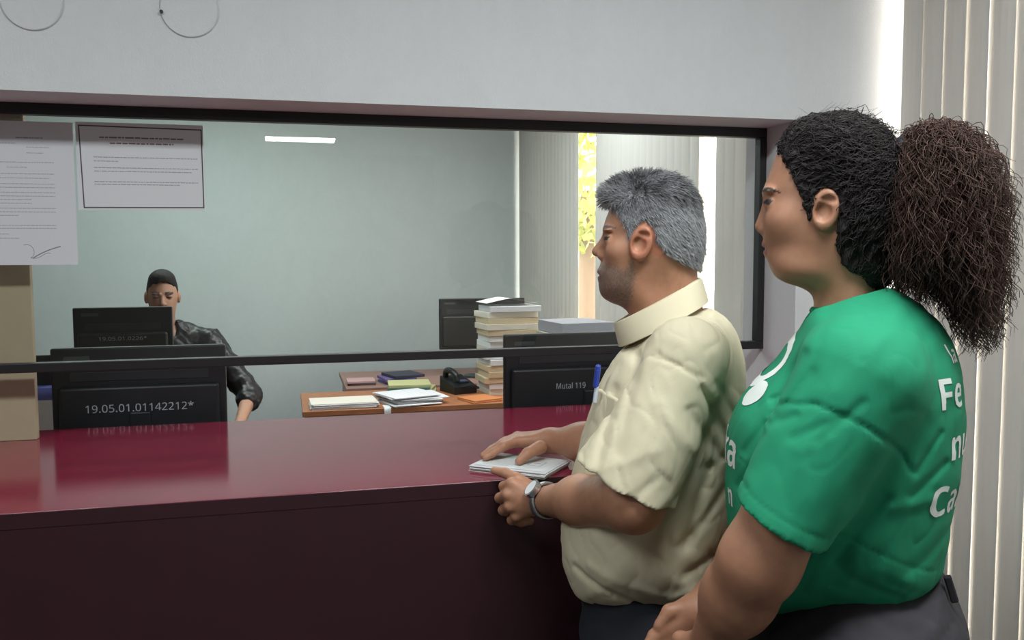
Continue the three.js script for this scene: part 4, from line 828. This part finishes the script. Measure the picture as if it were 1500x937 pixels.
  patch('front_print', 0.30, 0.30, 60, 60, [L(1064, 640)[0] - 0.12, L(1064, 612)[1], 0.0], [1, 0, 0], [0, 0, 1], [0, 1, 0], (c, w, h) => {
    c.clearRect(0, 0, w, h); c.strokeStyle = white; c.fillStyle = white; c.lineWidth = 30; c.beginPath(); c.ellipse(w * 0.56, h * 0.16, 80, 60, 0, 0, 7); c.stroke();
    c.beginPath(); c.ellipse(w * 0.72, h * 0.32, 40, 34, 0, 0, 7); c.fill(); c.textBaseline = 'middle'; c.textAlign = 'right'; c.font = 'bold 130px sans-serif'; c.fillText('ka', w * 0.83, h * 0.62); c.font = 'bold 80px sans-serif'; c.fillText('n', w * 0.80, h * 0.86);
  }, 512, 512);
  // neckband
  { const a = L(1296, 426), b = L(1192, 455), cv = []; for (let i = 0; i < 40; i++) { const t = i / 40 * 6.2832, u = (1 + Math.cos(t)) / 2; cv.push(V3(mix(b[0], a[0], u), mix(b[1], a[1], u) - 0.008 * Math.sin(t) ** 2, 0.066 * Math.sin(t))); }
    const tb = new THREE.TubeGeometry(new THREE.CatmullRomCurve3(cv, true), 80, 0.007, 8, true); mesh('neckband', tb, M.tee, tee); }
  // trousers
  const trousersP = polyField(o([[1072, 840], [1070, 900], [1085, 960], [1110, 1010], [1350, 1010], [1405, 985], [1420, 945], [1412, 905], [1392, 868], [1376, 838], [1300, 850], [1150, 860]]), 3, 0.002);
  const trousers = (p) => {
    let d = inflate(-trousersP(p[0], p[1]), p[2], 0.10, 0.19);
    for (const s of [-1, 1]) { d = smin(d, cone(p, [hip[0] + 0.02, hip[1] - 0.03, s * 0.09], [hip[0], 0.46, s * 0.09], 0.115, 0.082), 0.04); d = smin(d, cone(p, [hip[0], 0.46, s * 0.09], [hip[0] + 0.03, 0.05, s * 0.095], 0.082, 0.062), 0.02); }
    const q = Math.abs(p[1] - L1(p[0])); d += 0.003 * noise3(p[0] * 12, p[1] * 8, p[2] * 12) + 0.002 * noise3(p[0] * 35, p[1] * 20, p[2] * 30) + 0.0025 * Math.exp(-((q / 0.003) ** 2));
    return smax(d, 0.05 - p[1], 0.004);
  };
  const w0 = L(1150, 905), w1 = L(1400, 882), L1 = (x) => mix(w0[1], w1[1], (x - w0[0]) / (w1[0] - w0[0]));
  const tro = mesh('trousers', surface(trousers, [hip[0] - 0.28, 0.03, -0.25], [hip[0] + 0.28, L(1376, 825)[1], 0.25], 0.007, null), cloth(lin(0.032, 0.029, 0.036), 0.9), g);
  for (const [x, y, z] of [[1391, 862, 0.05]]) { const q = L(x, y, z), lg = new RoundedBoxGeometry(0.011, 0.04, 0.012, 2, 0.003); lg.rotateZ(0.3); lg.translate(q[0] + 0.002, q[1], q[2]); mesh('belt_loop', lg, cloth(lin(0.022, 0.02, 0.025), 0.9), tro); }
  for (const s of [-1, 1]) mesh('shoe', surface((p) => smax(smin(ell(p, [hip[0] - 0.07, 0.035, s * 0.10], [0.11, 0.045, 0.048]), ell(p, [hip[0] + 0.04, 0.045, s * 0.098], [0.065, 0.055, 0.043]), 0.03), -p[1], 0.003), [hip[0] - 0.21, -0.01, s * 0.1 - 0.08], [hip[0] + 0.13, 0.13, s * 0.1 + 0.08], 0.006, null), std(lin(0.03, 0.03, 0.03), 0.6), g);
  // hair drawn back over the skull
  const region = polyField(o([[1150, 238], [1142, 228], [1140, 200], [1170, 150], [1350, 150], [1350, 400], [1292, 428], [1262, 405], [1240, 392], [1228, 372], [1226, 340], [1228, 305], [1218, 282], [1204, 280], [1195, 292], [1193, 320], [1186, 326], [1178, 300], [1168, 272], [1158, 252]]), 2, 0.0015);
  const outer = polyField(o([[1143, 218], [1150, 195], [1170, 178], [1200, 168], [1235, 165], [1270, 174], [1300, 196], [1322, 230], [1330, 280], [1326, 330], [1312, 385], [1295, 425], [1260, 430], [1220, 400], [1180, 340], [1150, 250]]), 3, 0.0015);
  const tie = L(1322, 232);
  const hairF = (p) => {
    const low = sstep(hm[1] - 0.02, hm[1] - 0.09, p[1]), W = mix(mix(0.071, 0.083, sstep(-0.06, 0.02, p[0] - hm[0])), 0.074, low);
    const lw = sstep(hm[1] - 0.03, hm[1] - 0.12, p[1]), sk = inflate(-headP(p[0], p[1]), p[2], mix(0.075, 0.06, lw), mix(mix(0.066, 0.076, sstep(-0.06, 0.04, p[0] - hm[0])), 0.062, lw)) - 0.0045;
    const d = smax(Math.min(inflate(-outer(p[0], p[1]), p[2], 0.075, W), sk), region(p[0], p[1]) + 0.0015 * noise3(p[0] * 110, p[1] * 110, p[2] * 110), 0.006);
    const a = Math.atan2(p[1] - tie[1], p[0] - tie[0]), wv = noise3(p[0] * 40, p[1] * 40, p[2] * 40);
    return d + 0.0018 * Math.sin(a * 60 + 4 * wv) * sstep(0, 0.03, Math.hypot(p[0] - tie[0], p[1] - tie[1])) + 0.0012 * noise3(p[0] * 70, p[1] * 70, p[2] * 70);
  };
  const dark = [0.020, 0.016, 0.016];
  const hg = surface(hairF, [L(1135, 440)[0], L(1135, 440)[1], -0.11], [L(1345, 150)[0], L(1345, 150)[1], 0.11], 0.0026, (p) => { const n = 1 + 0.5 * noise3(p[0] * 60, p[1] * 60, p[2] * 60); return dark.map((v) => v * n); });
  const hair = mesh('hair', hg, M.hair, g);
  const list = [], hp = hg.attributes.position, hnr = hg.attributes.normal;
  for (let i = 0; i < 7000; i++) {
    const k = Math.floor(rnd() * hp.count); let p = [hp.getX(k), hp.getY(k), hp.getZ(k)]; const nv = V3(hnr.getX(k), hnr.getY(k), hnr.getZ(k)); if (head([p[0] - nv.x * 0.001, p[1] - nv.y * 0.001, p[2] - nv.z * 0.001]) < 0) continue;
    const pts = [], ph = rnd() * 6, fl = rnd() < 0.035 ? 1 : 0, frz = fl * (p[1] > hm[1] + 0.07 ? 1 : 0.3);
    const T = V3(tie[0] - p[0], tie[1] - p[1], -p[2]).normalize(); T.addScaledVector(nv, -T.dot(nv)).normalize(); const S = nv.clone().cross(T);
    const cur = V3(...p);
    for (let j = 0; j < 7; j++) {
      const t = j / 6, w = 0.0026 * Math.sin(ph + t * 8), lift = 0.0007 + frz * 0.02 * t * t, q = cur.clone().addScaledVector(S, w).addScaledVector(nv, lift); pts.push([q.x, q.y, q.z]);
      cur.addScaledVector(T, 0.008); const e = 0.0025, a = [cur.x, cur.y, cur.z], d0 = hairF(a), gr = V3(hairF([a[0] + e, a[1], a[2]]) - d0, hairF([a[0], a[1] + e, a[2]]) - d0, hairF([a[0], a[1], a[2] + e]) - d0).normalize();
      cur.addScaledVector(gr, -clamp(d0, -0.01, 0.01)); T.addScaledVector(gr, -T.dot(gr)).normalize();
    }
    const s = 0.6 + 1.3 * rnd(); list.push({ pts, c: dark.map((v) => v * s), r: fl ? 0.35 : 1 });
  }
  strands('hair_strands', list, M.hair, hair, 0.0007, 0.0003).userData.kind = 'stuff';
  // curly ponytail: coiled locks that leave the tie and fall back and down
  const tail = new THREE.Group(); tail.name = 'ponytail'; g.add(tail);
  mesh('hair_tie', (() => { const t = new THREE.TorusGeometry(0.026, 0.008, 8, 24); t.rotateY(Math.PI / 2); t.rotateZ(0.1); t.translate(...tie); return t; })(), std(lin(0.01, 0.01, 0.012), 0.8), tail);
  const tailP = polyField(o([[1318, 228], [1345, 212], [1385, 205], [1425, 208], [1456, 224], [1480, 258], [1488, 302], [1485, 350], [1478, 400], [1472, 450], [1460, 490], [1440, 510], [1415, 500], [1400, 470], [1375, 448], [1340, 436], [1305, 425], [1283, 395], [1280, 350], [1290, 300], [1305, 255]]), 3, 0.002);
  const coreT = surface((p) => inflate(-tailP(p[0], p[1]) - 0.020, p[2], 0.08, 0.09) + 0.004 * fbm(p[0] * 40, p[1] * 40, p[2] * 40), [L(1270, 520)[0], L(1270, 520)[1], -0.13], [L(1500, 180)[0], L(1500, 180)[1], 0.13], 0.004, (p) => { const n = 1 + 0.5 * noise3(p[0] * 90, p[1] * 90, p[2] * 90); return [0.018 * n, 0.012 * n, 0.011 * n]; });
  mesh('hair_mass', coreT, M.hair, tail);
  const x0 = L(1275, 520), x1 = L(1498, 185), locks = []; let tries = 0;
  while (locks.length < 7000 && tries++ < 200000) {
    const E = [mix(x0[0], x1[0], rnd()), mix(x0[1], x1[1], rnd()), 0.13 * (2 * rnd() - 1)];
    const q = inflate(-tailP(E[0], E[1]), E[2], 0.085, 0.115); if (q > 0.012 * rnd() || q < -0.035) continue;
    const A = V3(...tie), B = V3(...E), len0 = A.distanceTo(B), away = B.clone().sub(A);
    const C = A.clone().addScaledVector(away, 0.5).add(V3(0.02, 0.06 + 0.03 * rnd(), 0.4 * E[2])), cv = new THREE.QuadraticBezierCurve3(A, C, B);
    const t0 = clamp(1 - (0.07 + 0.07 * rnd()) / len0, 0, 1), n = 20, ph = rnd() * 6.28, rad = 0.003 + 0.009 * rnd(), turns = (0.07 + 0.05 * rnd()) / 0.034, sgn = rnd() < 0.5 ? 1 : -1, pts = [];
    for (let j = 0; j < n; j++) {
      const u = j / (n - 1), c = cv.getPoint(mix(t0, 1, u)), T = cv.getTangent(mix(t0, 1, u)), S = V3(0, 0, 1).cross(T).normalize(), N = T.clone().cross(S), a = ph + sgn * u * turns * 6.28, r = rad * (0.5 + 0.5 * u);
      c.addScaledVector(S, r * Math.cos(a)).addScaledVector(N, r * Math.sin(a)); c.y -= 0.012 * u * u; pts.push([c.x, c.y, c.z]);
    }
    const m = clamp(0.22 + 0.6 * rnd() * rnd(), 0, 1), col = [mix(0.020, 0.17, m), mix(0.014, 0.088, m), mix(0.013, 0.066, m)];
    locks.push({ pts, c: col, r: 0.7 + 0.6 * rnd() });
  }
  strands('curls', locks, M.hair, tail, 0.00085, 0.0004, 3).userData.kind = 'stuff';
}

// ---------- seated officer behind the monitors ----------
const officer = sideFrame(240, 4.62);
{
  const { L } = officer, px = 4.62 / 1300;
  const g = thing('person', 'dark haired man in a black leather jacket sitting behind the monitors', 'person', officer.org.toArray(), officer.turn);
  const skinC = [0.46, 0.25, 0.165], hc = L(238, 432), S = (x, y, z = 0) => L(x, y, z);
  const head = (p) => {
    const q = [Math.abs(p[0] - hc[0]), p[1] - hc[1], p[2]];
    let d = ell(q, [0, 0.02, -0.02], [0.074, 0.105, 0.095]);
    d = smin(d, ell(q, [0, -0.045, 0.015], [0.060, 0.085, 0.070]), 0.03);
    d = smin(d, cone(q, [0, -0.05, -0.02], [0, -0.2, -0.03], 0.055, 0.062), 0.03);
    d = smin(d, cone(q, [0, -0.005, 0.080], [0, -0.042, 0.098], 0.008, 0.012), 0.012);
    d = smin(d, ell(q, [0.012, -0.046, 0.088], [0.009, 0.007, 0.009]), 0.006);
    d = smax(d, -ell(q, [0.031, -0.008, 0.092], [0.018, 0.011, 0.016]), 0.012);
    d = smin(d, ell(q, [0.031, -0.008, 0.070], [0.013, 0.011, 0.013]), 0.003);
    d = smin(d, ell(q, [0.03, 0.010, 0.078], [0.024, 0.006, 0.010]), 0.008);
    d = smin(d, ell(q, [0, -0.078, 0.082], [0.024, 0.007, 0.009]), 0.006);
    d = smin(d, ell(q, [0.078, -0.012, -0.015], [0.011, 0.032, 0.018]), 0.006);
    return d;
  };
  const headColor = (p) => {
    const x = Math.abs(p[0] - hc[0]), y = p[1] - hc[1];
    if (p[2] > 0.04 && x > 0.012 && x < 0.052 && Math.abs(y - 0.012 - 0.08 * x * (x < 0.035 ? 1 : -0.3)) < 0.0055) return [0.03, 0.022, 0.02];
    if (p[2] > 0.05 && Math.abs(x - 0.031) < 0.014 && Math.abs(y + 0.009) < 0.0045) return [0.03, 0.02, 0.02];
    if (p[2] > 0.06 && x < 0.024 && Math.abs(y + 0.078) < 0.006) return [0.36, 0.15, 0.13];
    return skinC;
  };
  const headG = surface(head, [hc[0] - 0.12, hc[1] - 0.23, -0.15], [hc[0] + 0.12, hc[1] + 0.15, 0.14], 0.004, headColor);
  const shR = S(308, 502, -0.02), shL = [2 * S(243, 500)[0] - shR[0], shR[1], -0.02], elR = S(366, 578, 0.16), haR = S(352, 618, 0.42), elL = [2 * S(243, 500)[0] - elR[0] + 0.05, elR[1], 0.16], haL = [elL[0] + 0.10, haR[1], 0.42];
  const ch = S(246, 540, -0.02), hp = [ch[0], 0.56, -0.06];
  const arms = [[shR, elR, haR], [shL, elL, haL]];
  const bodyF = (p) => {
    let d = smin(ell(p, [ch[0], ch[1] - 0.02, -0.02], [0.17, 0.26, 0.10]), ell(p, hp, [0.16, 0.13, 0.11]), 0.06);
    for (const [a, b, c] of arms) {
      d = smin(d, cone(p, a, b, 0.05, 0.042), 0.03); d = smin(d, cone(p, b, c, 0.042, 0.026), 0.02);
      const w = [c[0] - 0.01, c[1] - 0.004, c[2] + 0.05]; d = smin(d, cone(p, c, w, 0.026, 0.02), 0.015);
      for (let i = 0; i < 4; i++) { const k = [w[0] - 0.027 + 0.018 * i, w[1], w[2] + 0.02], m = [k[0], k[1] + 0.006, k[2] + 0.035], e = [k[0], k[1] - 0.012, k[2] + 0.06]; d = smin(d, cone(p, k, m, 0.010, 0.009), 0.006); d = smin(d, cone(p, m, e, 0.009, 0.0075), 0.005); }
      const sg = a[0] > ch[0] ? -1 : 1; d = smin(d, cone(p, [c[0] + sg * 0.02, c[1], c[2] + 0.02], [c[0] + sg * 0.05, c[1] - 0.008, c[2] + 0.065], 0.014, 0.009), 0.008);
    }
    for (const s of [-1, 1]) {
      d = smin(d, cone(p, [hp[0] + s * 0.08, 0.55, -0.04], [hp[0] + s * 0.11, 0.54, 0.38], 0.075, 0.055), 0.03);
      d = smin(d, cone(p, [hp[0] + s * 0.11, 0.54, 0.38], [hp[0] + s * 0.11, 0.09, 0.36], 0.055, 0.04), 0.02); d = smin(d, cone(p, [hp[0] + s * 0.11, 0.045, 0.35], [hp[0] + s * 0.12, 0.04, 0.50], 0.035, 0.03), 0.02);
    }
    return d;
  };
  const x0 = Math.min(elL[0], haL[0]) - 0.1, x1 = elR[0] + 0.12;
  const bodyG = surface(bodyF, [x0, 0, -0.22], [x1, shR[1] + 0.12, 0.56], 0.008, () => skinC);
  mesh('body', mergeBodies([bodyG, headG]), M.skin, g);
  const hairF = (p) => {
    const q = [p[0] - hc[0], p[1] - hc[1], p[2]];
    let d = smin(ell(q, [0, 0.022, -0.024], [0.077, 0.106, 0.097]), ell(q, [0, 0.085, 0.02], [0.06, 0.045, 0.06]), 0.03);
    d = smax(d, -(q[1] - mix(-0.05, 0.066 - 7 * q[0] * q[0] - 0.006 * noise3(q[0] * 60, 1, 2), sstep(-0.05, 0.035, q[2]))), 0.008);
    return smax(d, -0.075 + Math.abs(q[0]) * 0.0 + (q[2] > 0.02 ? 0.0 : 0) + q[2] * 0.8, 0.01) + 0.0015 * noise3(q[0] * 120, q[1] * 120, q[2] * 120);
  };
  mesh('hair', surface(hairF, [hc[0] - 0.12, hc[1] - 0.09, -0.15], [hc[0] + 0.12, hc[1] + 0.17, 0.12], 0.004, () => [0.016, 0.014, 0.015]), M.hair, g);
  const jacketF = (p) => {
    let d = smin(ell(p, [ch[0], ch[1] - 0.02, -0.02], [0.195, 0.25, 0.125]), ell(p, [hp[0], 0.62, -0.05], [0.18, 0.16, 0.13]), 0.08);
    for (const [a, b] of arms) d = smin(d, cone(p, [mix(ch[0], a[0], 0.3), a[1] + 0.075, a[2]], a, 0.048, 0.064), 0.05);
    for (const [a, b, c] of arms) { d = smin(d, cone(p, a, b, 0.070, 0.064), 0.04); d = smin(d, cone(p, b, lerp3(b, c, 0.25), 0.064, 0.058), 0.02); }
    d += 0.006 * noise3(p[0] * 14, p[1] * 11, p[2] * 12) + 0.003 * noise3(p[0] * 34, p[1] * 26, p[2] * 30);
    d = smax(d, 0.52 - p[1], 0.01);
    return smax(d, -cone(p, [hc[0], hc[1] - 0.19, 0.02], [hc[0], hc[1] + 0.05, 0.06], 0.062, 0.08), 0.01);
  };
  const jacket = mesh('leather_jacket', surface(jacketF, [x0 - 0.05, 0.5, -0.24], [x1 + 0.02, shR[1] + 0.16, 0.30], 0.0065, null), std(lin(0.013, 0.012, 0.014), 0.42, { side: THREE.DoubleSide }), g);
  { const c1 = new THREE.TorusGeometry(0.066, 0.014, 8, 30, 5.4); c1.scale(1, 1, 1.6); c1.rotateX(Math.PI / 2 - 0.25); c1.rotateY(-1.15); c1.translate(hc[0], hc[1] - 0.145, -0.01); mesh('shirt_collar', c1, std(lin(0.6, 0.62, 0.66), 0.8), g); }
  const tr = (p) => { let d = ell(p, [hp[0], 0.56, -0.05], [0.175, 0.12, 0.13]); for (const s of [-1, 1]) { d = smin(d, cone(p, [hp[0] + s * 0.085, 0.555, -0.04], [hp[0] + s * 0.11, 0.54, 0.38], 0.088, 0.07), 0.03); d = smin(d, cone(p, [hp[0] + s * 0.11, 0.54, 0.38], [hp[0] + s * 0.11, 0.06, 0.36], 0.07, 0.055), 0.02); } return smax(d, 0.06 - p[1], 0.004); };
  mesh('trousers', surface(tr, [hp[0] - 0.25, 0.04, -0.22], [hp[0] + 0.25, 0.72, 0.5], 0.01, null), cloth(lin(0.015, 0.017, 0.025)), g);
  for (const s of [-1, 1]) mesh('shoe', surface((p) => smax(ell(p, [hp[0] + s * 0.115, 0.04, 0.43], [0.048, 0.055, 0.14]), -p[1], 0.003), [hp[0] + s * 0.115 - 0.07, -0.01, 0.26], [hp[0] + s * 0.115 + 0.07, 0.12, 0.6], 0.007, null), std(lin(0.01, 0.01, 0.01), 0.4), g);
  // office chair under him
  const c = V3(hp[0], 0, -0.05).applyAxisAngle(V3(0, 1, 0), officer.turn).add(officer.org), ch2 = thing('office_chair', 'black office chair under the seated man', 'chair', c.toArray(), officer.turn);
  mesh('seat', box(-0.22, 0.22, 0.38, 0.432, -0.2, 0.22, 0.025), M.blackPlastic, ch2);
  mesh('backrest', box(-0.17, 0.17, 0.52, 0.80, -0.25, -0.21, 0.018), M.blackPlastic, ch2);
  mesh('back_bar', box(-0.03, 0.03, 0.36, 0.56, -0.272, -0.251, 0.006), M.blackPlastic, ch2);
  const col = new THREE.CylinderGeometry(0.03, 0.03, 0.31, 16); col.translate(0, 0.225, 0); mesh('column', col, M.steel, ch2);
  for (let i = 0; i < 5; i++) { const a = i * 1.2566, lg = box(0.02, 0.29, 0.055, 0.085, -0.02, 0.02, 0.006); lg.rotateY(a); const leg = mesh('leg', lg, M.blackPlastic, ch2); const w = new THREE.CylinderGeometry(0.027, 0.027, 0.03, 14); w.rotateX(Math.PI / 2); w.translate(0.27, 0.027, 0); w.rotateY(a); mesh('caster', w, M.blackPlastic, leg); }
}
renderer.render(scene, camera);
